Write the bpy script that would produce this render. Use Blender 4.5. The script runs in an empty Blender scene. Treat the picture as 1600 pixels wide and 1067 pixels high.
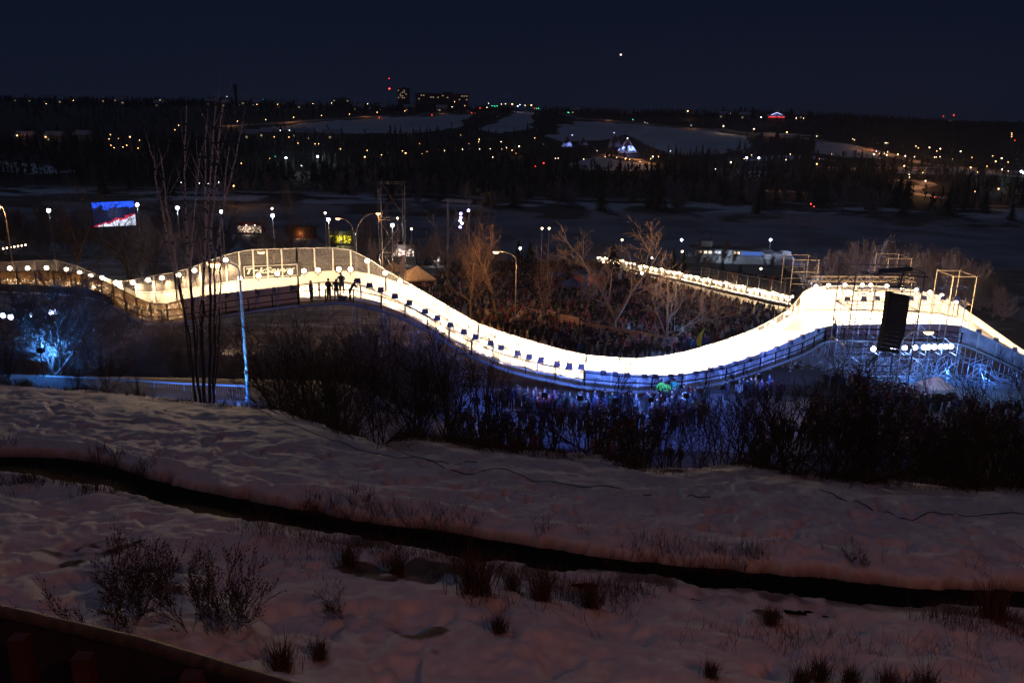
import bpy, math, random
import numpy as np
from mathutils import Vector, Matrix
random.seed(7); rng = np.random.default_rng(7)
R = math.radians
scene = bpy.context.scene
# ------------------------------------------------------------------ camera
FPX = 1291.0
PITCH, ROLL = R(15.64), R(1.2)
F_ = np.array([0, math.cos(PITCH), -math.sin(PITCH)])
U0 = np.array([0, math.sin(PITCH), math.cos(PITCH)]); R0 = np.array([1.0, 0, 0])
R_ = R0*math.cos(ROLL) + U0*math.sin(ROLL)
U_ = -R0*math.sin(ROLL) + U0*math.cos(ROLL)
cd = bpy.data.cameras.new('camera'); cam = bpy.data.objects.new('camera', cd)
scene.collection.objects.link(cam)
M = Matrix.Identity(4)
for i in range(3):
    M[i][0] = R_[i]; M[i][1] = U_[i]; M[i][2] = -F_[i]
cam.matrix_world = M
cd.sensor_width = 22.3; cd.lens = 22.3*FPX/1600; cd.clip_start = 0.1; cd.clip_end = 12000
scene.camera = cam
# ------------------------------------------------------------------ night sky, moonlight, exposure
w = bpy.data.worlds.new('World'); scene.world = w; w.use_nodes = True
nt = w.node_tree; nt.nodes.clear()
wo = nt.nodes.new('ShaderNodeOutputWorld'); bg = nt.nodes.new('ShaderNodeBackground')
tc = nt.nodes.new('ShaderNodeTexCoord'); sx = nt.nodes.new('ShaderNodeSeparateXYZ'); cr = nt.nodes.new('ShaderNodeValToRGB')
nt.links.new(tc.outputs['Generated'], sx.inputs[0]); nt.links.new(sx.outputs['Z'], cr.inputs[0])
nt.links.new(cr.outputs[0], bg.inputs[0]); nt.links.new(bg.outputs[0], wo.inputs[0])
e = cr.color_ramp.elements
e[0].position = 0.0; e[0].color = (0.0050, 0.0075, 0.0185, 1)
e[1].position = 0.30; e[1].color = (0.0019, 0.0036, 0.0120, 1)
m = e.new(0.10); m.color = (0.0036, 0.0062, 0.0168, 1)
bg.inputs[1].default_value = 1.0
ml = bpy.data.lights.new('moonlight', 'SUN'); ml.energy = 0.085; ml.color = (0.55, 0.68, 1.0); ml.angle = R(3)
mo = bpy.data.objects.new('moonlight', ml); scene.collection.objects.link(mo)
mo.rotation_euler = (R(42), 0, R(-140))
vs = scene.view_settings; vs.view_transform = 'Standard'; vs.look = 'None'; vs.exposure = 0; vs.gamma = 1
cy = scene.cycles
cy.use_denoising = True
try: cy.denoiser = 'OPENIMAGEDENOISE'
except Exception: pass
cy.max_bounces = 4; cy.diffuse_bounces = 2; cy.glossy_bounces = 2; cy.transmission_bounces = 2; cy.transparent_max_bounces = 10
cy.sample_clamp_indirect = 1.5; cy.caustics_reflective = False; cy.caustics_refractive = False
try: cy.use_light_tree = True
except Exception: pass
# ------------------------------------------------------------------ projection helpers (1600x1067 photo pixels)
def ray(px, py):
    return F_ + R_*(px-800)/FPX - U_*(py-533.5)/FPX
def at(px, py, y):
    d = ray(px, py); return d*(y/d[1])
def atz(px, py, z):
    d = ray(px, py); return d*(z/d[2])
def proj(P):
    P = np.asarray(P, float); dpt = P@F_
    return 800+FPX*(P@R_)/dpt, 533.5-FPX*(P@U_)/dpt
# ------------------------------------------------------------------ noise
_tab = rng.random((256, 256))
def vnoise(x, y):
    x = np.asarray(x, float); y = np.asarray(y, float)
    xi = np.floor(x).astype(int); yi = np.floor(y).astype(int); fx = x-xi; fy = y-yi
    fx = fx*fx*(3-2*fx); fy = fy*fy*(3-2*fy)
    a = _tab[xi & 255, yi & 255]; b = _tab[(xi+1) & 255, yi & 255]; c = _tab[xi & 255, (yi+1) & 255]; d = _tab[(xi+1) & 255, (yi+1) & 255]
    return (a*(1-fx)+b*fx)*(1-fy) + (c*(1-fx)+d*fx)*fy
def fbm(x, y, o=4, g=0.5):
    s = 0; a = 1; t = 0
    for i in range(o):
        s = s + a*vnoise(x*2**i+17.3*i, y*2**i+9.1*i); t += a; a *= g
    return s/t
def sst(a, b, x):
    t = np.clip((x-a)/(b-a), 0, 1); return t*t*(3-2*t)
# ------------------------------------------------------------------ materials
MATS = {}
def mat(name, col, rough=0.7, metal=0.0, emis=None, es=0.0, var=0.0, vscale=3.0, bump=0.0, alpha=1.0, col2=None, spec=0.5):
    if name in MATS: return MATS[name]
    m = bpy.data.materials.new(name); m.use_nodes = True; n = m.node_tree; b = n.nodes['Principled BSDF']
    b.inputs['Base Color'].default_value = (*col, 1); b.inputs['Roughness'].default_value = rough; b.inputs['Metallic'].default_value = metal
    b.inputs['Specular IOR Level'].default_value = spec
    if emis:
        b.inputs['Emission Color'].default_value = (*emis, 1); b.inputs['Emission Strength'].default_value = es
    if alpha < 1: b.inputs['Alpha'].default_value = alpha
    if var or bump:
        tcn = n.nodes.new('ShaderNodeTexCoord'); nz = n.nodes.new('ShaderNodeTexNoise')
        nz.inputs['Scale'].default_value = vscale; nz.inputs['Detail'].default_value = 5
        n.links.new(tcn.outputs['Object'], nz.inputs['Vector'])
        if var:
            rp = n.nodes.new('ShaderNodeValToRGB'); c2 = col2 or tuple(c*(1-var) for c in col)
            rp.color_ramp.elements[0].position = 0.35; rp.color_ramp.elements[1].position = 0.65
            rp.color_ramp.elements[0].color = (*c2, 1); rp.color_ramp.elements[1].color = (*col, 1)
            n.links.new(nz.outputs['Fac'], rp.inputs[0]); n.links.new(rp.outputs[0], b.inputs['Base Color'])
        if bump:
            bp = n.nodes.new('ShaderNodeBump'); bp.inputs['Strength'].default_value = bump; bp.inputs['Distance'].default_value = 0.05
            n.links.new(nz.outputs['Fac'], bp.inputs['Height']); n.links.new(bp.outputs[0], b.inputs['Normal'])
    MATS[name] = m; return m
def emat(name, col, s, sample=False):
    m = mat(name, (0.02, 0.02, 0.02), emis=col, es=s)
    try: m.cycles.emission_sampling = 'AUTO' if sample else 'NONE'
    except Exception: pass
    return m
# ------------------------------------------------------------------ mesh building
C = scene.collection
class MB:
    def __init__(s): s.v = []; s.f = []; s.n = 0; s.mi = []
    def add(s, V, Fs, mi=0):
        V = np.asarray(V, float); Fs = np.asarray(Fs, int)
        s.v.append(V); s.f.append(Fs+s.n); s.mi.append(np.full(len(Fs), mi)); s.n += len(V)
    def box(s, c, size, rz=0, mi=0, taper=1.0):
        sx, sy, sz = [q/2 for q in size]
        V = np.array([[x*(taper if z > 0 else 1), y*(taper if z > 0 else 1), z] for z in (-sz, sz) for x, y in ((-sx, -sy), (sx, -sy), (sx, sy), (-sx, sy))])
        c_, s_ = math.cos(rz), math.sin(rz)
        V = np.stack([V[:, 0]*c_-V[:, 1]*s_, V[:, 0]*s_+V[:, 1]*c_, V[:, 2]], 1)+np.asarray(c)
        s.add(V, [[3, 2, 1, 0], [4, 5, 6, 7], [0, 1, 5, 4], [1, 2, 6, 5], [2, 3, 7, 6], [3, 0, 4, 7]], mi)
    def bar(s, a, b, wd, ht=None, mi=0):      # rectangular bar between two points
        a = np.asarray(a, float); b = np.asarray(b, float); ht = ht or wd
        d = b-a; L = np.linalg.norm(d)
        if L < 1e-6: return
        d /= L; up = np.array([0, 0, 1.0]) if abs(d[2]) < 0.95 else np.array([1.0, 0, 0])
        u = np.cross(d, up); u /= np.linalg.norm(u); v = np.cross(u, d)
        V = [p+u*i*wd/2+v*j*ht/2 for p in (a, b) for i, j in ((-1, -1), (1, -1), (1, 1), (-1, 1))]
        s.add(V, [[3, 2, 1, 0], [4, 5, 6, 7], [0, 1, 5, 4], [1, 2, 6, 5], [2, 3, 7, 6], [3, 0, 4, 7]], mi)
    def tubes(s, P0, P1, R0a, R1a, n=3, mi=0):
        P0 = np.asarray(P0, float).reshape(-1, 3); P1 = np.asarray(P1, float).reshape(-1, 3); k = len(P0)
        if k == 0: return
        R0a = np.broadcast_to(np.asarray(R0a, float), (k,)); R1a = np.broadcast_to(np.asarray(R1a, float), (k,))
        d = P1-P0; L = np.linalg.norm(d, axis=1, keepdims=True); L[L == 0] = 1; d = d/L
        ref = np.where(np.abs(d[:, 2:3]) > 0.9, np.array([[1.0, 0, 0]]), np.array([[0, 0, 1.0]]))
        u = np.cross(d, ref); u /= np.linalg.norm(u, axis=1, keepdims=True); v = np.cross(d, u)
        an = np.arange(n)*2*math.pi/n; ca = np.cos(an)[None, :, None]; sa = np.sin(an)[None, :, None]
        ring = u[:, None, :]*ca+v[:, None, :]*sa
        A = P0[:, None, :]+ring*R0a[:, None, None]; B = P1[:, None, :]+ring*R1a[:, None, None]
        V = np.concatenate([A, B], 1).reshape(-1, 3)
        i = np.arange(n); j = (i+1) % n
        q = np.stack([i, j, j+n, i+n], 1)[None]+(np.arange(k)*2*n)[:, None, None]
        s.add(V, q.reshape(-1, 4), mi)
    def poly_tube(s, pts, r, n=8, mi=0, cap=True):
        pts = np.asarray(pts, float); k = len(pts); r = np.broadcast_to(np.asarray(r, float), (k,))
        V = []; pu = None
        for i in range(k):
            d = pts[min(i+1, k-1)]-pts[max(i-1, 0)]; d = d/np.linalg.norm(d)
            if pu is None:
                ref = np.array([1.0, 0, 0]) if abs(d[0]) < 0.8 else np.array([0, 1.0, 0])
                u = np.cross(d, ref)
            else: u = pu-d*np.dot(pu, d)
            u /= np.linalg.norm(u); pu = u; v = np.cross(d, u)
            for a in range(n):
                t = 2*math.pi*a/n; V.append(pts[i]+r[i]*(u*math.cos(t)+v*math.sin(t)))
        Fq = [[i*n+a, i*n+(a+1) % n, (i+1)*n+(a+1) % n, (i+1)*n+a] for i in range(k-1) for a in range(n)]
        s.add(V, Fq, mi)
        if cap:
            V2 = V[:n]+V[-n:]; s.add(V2, [list(range(n))[::-1]], mi); s.add(V2, [list(range(n, 2*n))], mi)
    def lathe(s, prof, c=(0, 0, 0), n=12, mi=0):
        V = []; k = len(prof)
        for r, z in prof:
            for a in range(n):
                t = 2*math.pi*a/n; V.append((c[0]+r*math.cos(t), c[1]+r*math.sin(t), c[2]+z))
        s.add(V, [[i*n+a, i*n+(a+1) % n, (i+1)*n+(a+1) % n, (i+1)*n+a] for i in range(k-1) for a in range(n)], mi)
    def grid(s, P, mi=0):      # P: rows x cols x 3
        r, c = P.shape[:2]; i = np.arange(r-1)[:, None]*c+np.arange(c-1)[None]
        s.add(P.reshape(-1, 3), np.stack([i, i+1, i+c+1, i+c], 2).reshape(-1, 4), mi)
    def mesh(s, name, mats, smooth=False):
        me = bpy.data.meshes.new(name)
        V = np.concatenate(s.v) if s.v else np.zeros((0, 3)); me.vertices.add(len(V)); me.vertices.foreach_set('co', V.ravel())
        tot = np.concatenate([np.full(len(f), f.shape[1]) for f in s.f]); lp = np.concatenate([f.ravel() for f in s.f])
        me.loops.add(len(lp)); me.loops.foreach_set('vertex_index', lp)
        me.polygons.add(len(tot)); st = np.concatenate([[0], np.cumsum(tot)[:-1]])
        me.polygons.foreach_set('loop_start', st); me.polygons.foreach_set('loop_total', tot)
        me.polygons.foreach_set('material_index', np.concatenate(s.mi))
        me.polygons.foreach_set('use_smooth', np.full(len(tot), smooth))
        for m in (mats if isinstance(mats, (list, tuple)) else [mats]): me.materials.append(m)
        me.update(calc_edges=True); me.validate(); return me
    def build(s, name, mats, parent=None, smooth=False):
        o = bpy.data.objects.new(name, s.mesh(name, mats, smooth)); C.objects.link(o)
        if parent: o.parent = parent
        return o
def tag(o, label=None, cat=None, group=None, kind=None):
    if label: o['label'] = label
    if cat: o['category'] = cat
    if group: o['group'] = group
    if kind: o['kind'] = kind
    return o
def thing(name, label, cat, loc=(0, 0, 0), rz=0, group=None):
    o = bpy.data.objects.new(name, None); C.objects.link(o); o.location = tuple(float(q) for q in loc); o.rotation_euler = (0, 0, rz)
    o.empty_display_size = 0.3
    return tag(o, label, cat, group)
def dup(root, loc, rz=0, sc=1.0, label=None, group=None):
    r = root.copy(); C.objects.link(r); r.location = tuple(float(q) for q in loc); r.rotation_euler = (0, 0, rz); r.scale = (sc,)*3
    if label: r['label'] = label
    if group: r['group'] = group
    for ch in list(root.children):
        c = ch.copy(); C.objects.link(c); c.parent = r
        for g in ch.children:
            d = g.copy(); C.objects.link(d); d.parent = c
    return r
def spot(name, loc, target, energy, col, angle=120, blend=0.6, size=0.25, parent=None):
    l = bpy.data.lights.new(name, 'SPOT'); l.energy = energy; l.color = col; l.spot_size = R(angle); l.spot_blend = blend; l.shadow_soft_size = size
    o = bpy.data.objects.new(name, l); C.objects.link(o); o.location = tuple(float(q) for q in loc)
    o.rotation_euler = (Vector([float(q) for q in target])-Vector([float(q) for q in loc])).to_track_quat('-Z', 'Y').to_euler()
    return o
def point(name, loc, energy, col, size=0.2):
    l = bpy.data.lights.new(name, 'POINT'); l.energy = energy; l.color = col; l.shadow_soft_size = size
    o = bpy.data.objects.new(name, l); C.objects.link(o); o.location = tuple(float(q) for q in loc); return o
# ------------------------------------------------------------------ terrain height
SA, SB, SC = -3.6, -0.29, -0.045
def slope_hit(px, py):
    d = ray(px, py); t = SA/(d[2]-SB*d[1]-SC*d[0]); return d*t
def curve(pts):
    H = np.array([slope_hit(*p) for p in pts]); t = H[:, 0]/H[:, 1]; o = np.argsort(t); return t[o], H[o, 1]
CREST = curve([(-200, 590), (0, 600), (150, 612), (300, 628), (420, 640), (480, 655), (530, 674), (590, 698), (650, 685), (700, 690), (760, 700), (850, 708), (930, 712), (1000, 732), (1060, 736), (1160, 728), (1240, 742), (1320, 753), (1400, 752), (1480, 762), (1600, 765), (1800, 775)])
S_UP = curve([(-200, 700), (0, 709), (100, 711), (165, 720), (248, 746), (364, 772), (530, 802), (587, 810), (675, 820), (797, 841), (937, 862), (1060, 875), (1200, 888), (1360, 906), (1600, 918), (1800, 928)])
S_LO = curve([(-200, 722), (0, 731), (66, 741), (199, 766), (298, 796), (414, 813), (500, 828), (587, 840), (650, 853), (745, 871), (850, 882), (1060, 903), (1200, 924), (1360, 938), (1600, 946), (1800, 958)])
YB = [0, 45, 60, 75, 90, 110, 150, 200, 250, 285, 300, 308, 425, 434, 445, 470, 700, 950, 1080, 1250, 1400, 1700, 2500, 5000]
ZB = [-21, -21, -21.6, -23, -25.5, -29, -33, -38.5, -44.5, -50, -53.5, -57, -57, -53.5, -51.5, -50, -50, -49, -40, -21, -9, -4, -3, -3]
def base(x, y):
    t = x/np.maximum(y, 1)
    yy = y+np.where(y > 270, (fbm(t*6+5, y*0+3.3, 3)-0.5)*16*sst(270, 330, y)*(1+y/500), 0)
    yy = np.where(y > 800, y+(fbm(t*3.2+1, y/900, 2)-0.5)*260*sst(800, 1000, y), yy)
    z = np.interp(yy, YB, ZB)
    z = z+4.2*sst(-2, -12, x)*sst(58, 50, y)                    # road bench on the left
    z = z-2.2*sst(26, 40, x)*sst(30, 40, y)*sst(120, 90, y)      # lower ground on the right
    z = z+2.0*sst(5, 40, y)*0
    z = z+(fbm(x/9, y/9, 3)-0.5)*0.5*sst(45, 60, y)*sst(300, 250, y)
    z = z+np.where(y > 470, (fbm(x/90, y/90, 4)-0.5)*9*sst(470, 620, y), 0)
    z = z+np.where(y > 1300, (fbm(x/300+3, y/300, 3)-0.5)*10, 0)
    # the wooded ridge on the right stands lower
    z = z-7*sst(0.28, 0.5, t)*sst(1100, 1500, y)
    return z
def near_detail(x, y, t, yc):
    up = np.interp(t, *S_UP); lo = np.interp(t, *S_LO); j = (fbm(x*1.3, y*1.3, 4)-0.5)*0.7+(fbm(x*5, y*5, 3)-0.5)*0.30
    d1 = y-(up+j*0.7); d0 = (lo+j*0.9)-y
    inside = np.minimum(-d1, -d0)                                # >0 in the strip
    a = np.clip((y-up)/(yc-up+1e-3), 0, 1)
    n1 = fbm(x*0.75, y*0.8, 4, .45); n2 = fbm(x*1.5+9, y*1.7+4, 3, .4)
    rid = 1-np.abs(2*n2-1)
    pits = sst(0.52, 0.72, fbm(x*1.7+31, y*1.1+7, 3))
    up_bank = (n1-0.5)*0.36+(rid-0.6)*0.09-pits*0.19*sst(0.02, 0.2, a)*sst(0.85, 0.6, a)
    lip = (0.16+0.22*fbm(x*2.2+5, y*2.2, 3))*np.exp(-((y-up-0.8)/0.7)**2)                       # ploughed lip along the path
    low_bank = (n1-0.5)*0.42+(rid-0.6)*0.08-pits*0.12
    dz = np.where(y > up, up_bank*sst(0, 0.8, y-up)+lip, low_bank*sst(0, 0.8, lo-y))
    s = sst(-0.14, 0.04, inside)
    dz = dz*(1-s)+(-0.17)*s
    dz = dz+(fbm(x*9, y*9, 3)-0.5)*0.035
    return dz, s
def G(x, y, full=False):
    x = np.asarray(x, float); y = np.asarray(y, float); t = x/np.maximum(y, 0.5)
    yc = np.interp(t, *CREST); S = SA+SB*y+SC*x
    fade = sst(0.3, -2.5, y-yc)
    S2 = S-np.where(y > yc, 0.42*(y-yc)*sst(0, 2.5, y-yc), 0)
    if full: dz, s = near_detail(x, y, t, yc); dz = dz*sst(6, 1, y-yc)*np.where(y > yc-1.2, 0.6, 1)
    else: dz = 0; s = 0
    B = base(x, y); zs = S2+dz
    k = 0.8; h = np.clip(0.5+0.5*(zs-B)/k, 0, 1)
    z = np.where(y < 80, B*(1-h)+zs*h+k*h*(1-h)*0.5, B)
    return (z, s, yc) if full else z
def gp(px, py, lift=0.0, y0=8.0, y1=4200.0):        # where the line of sight through a photo pixel meets the ground (+lift)
    d = ray(px, py); ys = np.geomspace(y0, y1, 1500); P = d[None]*(ys/d[1])[:, None]
    g = G(P[:, 0], P[:, 1])+lift; k = np.nonzero(P[:, 2] < g)[0]
    if len(k) == 0: return None
    k = max(k[0], 1); a, b = ys[k-1], ys[k]
    for _ in range(12):
        mth = (a+b)/2; p = d*(mth/d[1])
        if p[2] < G(p[0], p[1])+lift: b = mth
        else: a = mth
    return d*(b/d[1])
def ground(x, y): return float(G(x, y))
# land cover of the far side: open snow against woods, as polygons in plan
def inpoly(px, py, poly):
    r = np.zeros(np.shape(px), bool); n = len(poly)
    for i in range(n):
        x1, y1 = poly[i]; x2, y2 = poly[(i+1) % n]
        if y1 == y2: continue
        c = ((y1 > py) != (y2 > py)) & (px < (x2-x1)*(py-y1)/(y2-y1)+x1); r ^= c
    return r
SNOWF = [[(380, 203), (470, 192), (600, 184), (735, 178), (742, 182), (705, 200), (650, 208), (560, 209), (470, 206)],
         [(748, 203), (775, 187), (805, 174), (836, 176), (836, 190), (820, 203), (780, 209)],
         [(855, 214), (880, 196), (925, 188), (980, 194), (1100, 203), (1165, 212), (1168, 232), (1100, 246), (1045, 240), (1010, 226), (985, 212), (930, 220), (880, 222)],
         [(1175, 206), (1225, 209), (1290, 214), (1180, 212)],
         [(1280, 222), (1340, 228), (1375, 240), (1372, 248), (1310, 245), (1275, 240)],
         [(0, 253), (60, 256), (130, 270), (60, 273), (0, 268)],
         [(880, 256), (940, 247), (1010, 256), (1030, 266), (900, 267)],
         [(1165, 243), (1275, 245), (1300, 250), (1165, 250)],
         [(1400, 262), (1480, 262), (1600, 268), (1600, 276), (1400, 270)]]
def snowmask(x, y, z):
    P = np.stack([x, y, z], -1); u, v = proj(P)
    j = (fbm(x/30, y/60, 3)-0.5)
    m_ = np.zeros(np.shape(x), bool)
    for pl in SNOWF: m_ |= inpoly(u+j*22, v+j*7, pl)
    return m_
# ================================================================== THE SETTING
def ground_material(name, attr, ca, cb, rough=0.85, bump=0.25, bscale=6.0):
    m = bpy.data.materials.new(name); m.use_nodes = True; n = m.node_tree; b = n.nodes['Principled BSDF']
    b.inputs['Roughness'].default_value = rough; b.inputs['Specular IOR Level'].default_value = 0.25
    at_ = n.nodes.new('ShaderNodeAttribute'); at_.attribute_name = attr
    mx = n.nodes.new('ShaderNodeMix'); mx.data_type = 'RGBA'
    mx.inputs[6].default_value = (*ca, 1); mx.inputs[7].default_value = (*cb, 1)
    tcn = n.nodes.new('ShaderNodeTexCoord'); nz = n.nodes.new('ShaderNodeTexNoise'); nz.inputs['Scale'].default_value = bscale; nz.inputs['Detail'].default_value = 6
    n.links.new(tcn.outputs['Object'], nz.inputs['Vector'])
    n.links.new(at_.outputs['Fac'], mx.inputs[0]); 
    hv = n.nodes.new('ShaderNodeMix'); hv.data_type = 'RGBA'; hv.blend_type = 'MULTIPLY'; hv.inputs[0].default_value = 0.45
    rp = n.nodes.new('ShaderNodeValToRGB'); rp.color_ramp.elements[0].position = 0.3; rp.color_ramp.elements[1].position = 0.7
    rp.color_ramp.elements[0].color = (0.55, 0.52, 0.5, 1); rp.color_ramp.elements[1].color = (1, 1, 1, 1)
    n.links.new(nz.outputs['Fac'], rp.inputs[0]); n.links.new(mx.outputs[2], hv.inputs[6]); n.links.new(rp.outputs[0], hv.inputs[7])
    n.links.new(hv.outputs[2], b.inputs['Base Color'])
    bp = n.nodes.new('ShaderNodeBump'); bp.inputs['Strength'].default_value = bump; bp.inputs['Distance'].default_value = 0.04
    n.links.new(nz.outputs['Fac'], bp.inputs['Height']); n.links.new(bp.outputs[0], b.inputs['Normal'])
    return m
def sheet(name, ys, ts, full, mt, label):
    Y, T = np.meshgrid(ys, ts, indexing='ij'); X = T*Y
    if full:
        Z, s, yc = G(X, Y, True)
        # bare earth and dry grass showing through
        e1 = sst(0.70, 0.74, fbm(X*0.8+40, Y*0.8, 4))*sst(0.4, -0.4, Y-np.interp(T, *S_LO))
        lo = np.interp(T, *S_LO)
        e2 = sst(0.9, 0.2, lo-Y)*sst(-0.5, 0.0, lo-Y)*sst(0.40, 0.55, fbm(X*2, Y*2, 3))*0.8
        e3 = sst(-0.7, 0.2, Y-yc)*sst(0.45, 0.56, fbm(X*0.45+3, Y*0.8, 4))
        e4 = sst(0.5, 2.5, Y-yc)*0.85
        A = np.clip(np.maximum.reduce([e1*0.9, e2, e3*0.8, e4, s]), 0, 1)
    else:
        Z = G(X, Y)
        A = np.where(Y < 300, 0.25+0.6*sst(0.35, 0.6, fbm(X/6, Y/6, 4)), 0)
        A = np.where((Y < 76), np.clip(A+.45*sst(80, 70, Y)+.5*sst(-2, -8, X), 0, 1), A)  # darker ground colour under the track and at left stands in for shade
        A = np.where(Y < 125, np.clip(A+.75*sst(16, 26, X)*sst(125, 100, Y), 0, 1), A)  # ground colour darkened on the right too, to read as unlit
        A = np.where((Y > 50) & (Y < 64) & (X > -4) & (X < 24), np.clip(A-.6, 0.05, 1), A)
        A = np.where((Y > 285) & (Y < 480), sst(0.46, 0.60, fbm(X/26, Y/11, 4))*0.9, A)
        A = np.where((Y >= 470) & (Y < 520), sst(500, 470, Y)*0+np.clip(sst(0.48, 0.60, fbm(X/26, Y/11, 4))+sst(470, 520, Y), 0, 1), A); A = np.where(Y >= 520, 1.0, A)
        far = Y > 480
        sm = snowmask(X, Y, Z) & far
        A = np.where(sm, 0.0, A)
    mb = MB(); mb.grid(np.stack([X, Y, Z], 2)); o = mb.build(name, mt, None, True)
    a = o.data.attributes.new('cover', 'FLOAT', 'POINT'); a.data.foreach_set('value', A.ravel().astype(np.float32))
    o['kind'] = 'structure'; o['label'] = label; return o
snow_m = ground_material('snow_and_earth', 'cover', (0.72, 0.72, 0.76), (0.06, 0.045, 0.032), bscale=5.0)
mid_m = ground_material('trampled_snow', 'cover', (0.50, 0.50, 0.54), (0.10, 0.085, 0.075), bscale=0.9)
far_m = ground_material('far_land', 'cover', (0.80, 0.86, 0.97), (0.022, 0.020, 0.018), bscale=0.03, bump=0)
T0, T1 = -0.86, 0.86
sheet('snowy_slope', np.geomspace(1.6, 46, 680), np.linspace(-1.35, 1.35, 1150), True, snow_m, 'snowy hillside with footprints and dry grass in front')
sheet('ground', np.geomspace(46, 452, 330), np.linspace(-1.35, 1.35, 640), False, mid_m, 'trampled snowy event ground sloping to the river')
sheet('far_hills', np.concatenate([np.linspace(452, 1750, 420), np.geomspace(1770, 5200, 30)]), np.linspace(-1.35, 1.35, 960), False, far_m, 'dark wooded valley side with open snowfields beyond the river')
# river
mb = MB(); mb.add([(-620, 285, -54.4), (620, 285, -54.4), (720, 450, -54.4), (-720, 450, -54.4)], [[0, 1, 2, 3]])
river = mb.build('river', mat('river_ice', (0.40, 0.44, 0.54), 0.85, var=0.55, vscale=0.04, bump=0.1)); tag(river, 'frozen snow covered river across the middle distance', kind='structure')
# cleared footpath
ts = np.linspace(-1.35, 1.35, 700); rows = []
for k in range(6):
    f = k/5; yy = np.interp(ts, *S_LO)*(1-f)+np.interp(ts, *S_UP)*f+(-0.7+1.4*f)
    rows.append(np.stack([ts*yy, yy, SA+SB*yy+SC*ts*yy-0.10], 1))
mb = MB(); mb.grid(np.array(rows)); pth = mb.build('path', mat('wet_asphalt', (0.006, 0.006, 0.007), 0.95, var=0.4, vscale=4, spec=0.1), None, True); tag(pth, 'black cleared footpath running diagonally down the snow slope', kind='structure')

# ================================================================== THE ICE TRACK
WX = np.array([-60, 0, 94, 135, 161, 190, 223, 250, 300, 380, 460, 540, 594, 640, 696, 730, 800, 880, 918, 1000, 1069, 1136, 1200, 1260, 1287, 1310, 1400, 1489, 1515, 1600, 1680])
WY = np.array([450, 455, 458, 463, 468, 486, 504, 505, 500, 487, 476, 470, 482, 499, 532, 553, 580, 597, 604, 611, 607, 595, 573, 551, 533, 530, 533, 534, 540, 580, 622])
TY = np.array([428, 425, 423, 430, 438, 453, 470, 478, 464, 455, 446, 437, 457, 478, 509, 526, 555, 577, 578, 587, 586, 570, 549, 521, 510, 508, 506, 506, 513, 556, 600])
WD = np.array([80, 79, 78, 77, 76, 74, 72, 71, 70, 68, 67, 67, 67, 66.5, 65.5, 65, 63.5, 62.5, 62, 62, 63, 66, 70, 75, 78, 79, 80, 80, 80, 79, 78.0])
FX = np.array([-50, 10, 96, 140, 166, 185, 205, 232, 285, 370, 455, 552, 600, 650, 705, 743, 800, 885, 920, 1000, 1060, 1125, 1181, 1233, 1248, 1262, 1380, 1475, 1526, 1600, 1680])
FY = np.array([411, 410, 405, 424, 436, 441, 438, 432, 424, 391, 388, 387, 421, 449, 481, 505, 524, 549, 556, 562, 553, 534, 514, 484, 466, 447, 446, 461, 496, 549, 600])
TW = np.array([5, 5, 5, 5, 5.2, 5.5, 5.5, 5.5, 5.5, 6, 6, 6, 5.5, 5.5, 5, 4.8, 4.6, 4.4, 4.4, 4.6, 5, 5.5, 6, 7, 9, 12, 12.5, 12, 8, 6, 6.0])
NS = 260
ui = np.linspace(0, len(WX)-1, NS); ii = np.arange(len(WX))
def rs(a, sm=3):
    a = np.interp(ui, ii, a); k = np.ones(2*sm+1)/(2*sm+1); p = np.pad(a, sm, mode='edge'); return np.convolve(p, k, 'valid')
wx, wy, ty, wd, fx_, fy_, tw = [rs(a) for a in (WX, WY, TY, WD, FX, FY, TW)]
W3 = np.array([at(wx[i], wy[i], wd[i]) for i in range(NS)])            # outer walkway edge
NT = np.array([at(wx[i], ty[i], wd[i]+0.9) for i in range(NS)])        # top of near board
NBs = NT.copy(); NBs[:, 2] = W3[:, 2]+0.02                               # foot of near board
FT = np.array([at(fx_[i], fy_[i], wd[i]+0.9+tw[i]) for i in range(NS)])
FB = FT.copy(); FB[:, 2] = np.minimum(W3[:, 2]+0.12, FT[:, 2]-0.75)
hN = NT[:, 2]-NBs[:, 2]; hF = FT[:, 2]-FB[:, 2]
white_board = mat('white_board', (0.80, 0.80, 0.80), 0.5, var=0.08, vscale=1)
violet_board = mat('grey_violet_board', (0.34, 0.32, 0.44), 0.6, var=0.35, vscale=2)
pale_bd = mat('pale_scuffed_board', (0.62, 0.62, 0.70), 0.6, var=0.45, vscale=1.1)
steel = mat('scaffold_steel', (0.42, 0.43, 0.46), 0.42, 0.6, var=0.3, vscale=4)
white_post = mat('white_post', (0.80, 0.78, 0.74), 0.5)
ice_m = mat('ice', (0.86, 0.88, 0.90), 0.25, var=0.06, vscale=0.6)
timber = mat('walkway_timber', (0.30, 0.21, 0.13), 0.8, var=0.4, vscale=2.5)
hess = mat('brown_mesh_cladding', (0.24, 0.17, 0.10), 0.85, var=0.45, vscale=1.3)
pole_edge = mat('edge_grey', (.3, .3, .32), .7)
black_m = mat('black_paint', (0.012, 0.012, 0.014), 0.5)
rail_m = mat('dark_rail', (0.004, 0.004, 0.005), 0.95, spec=.0)
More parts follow.
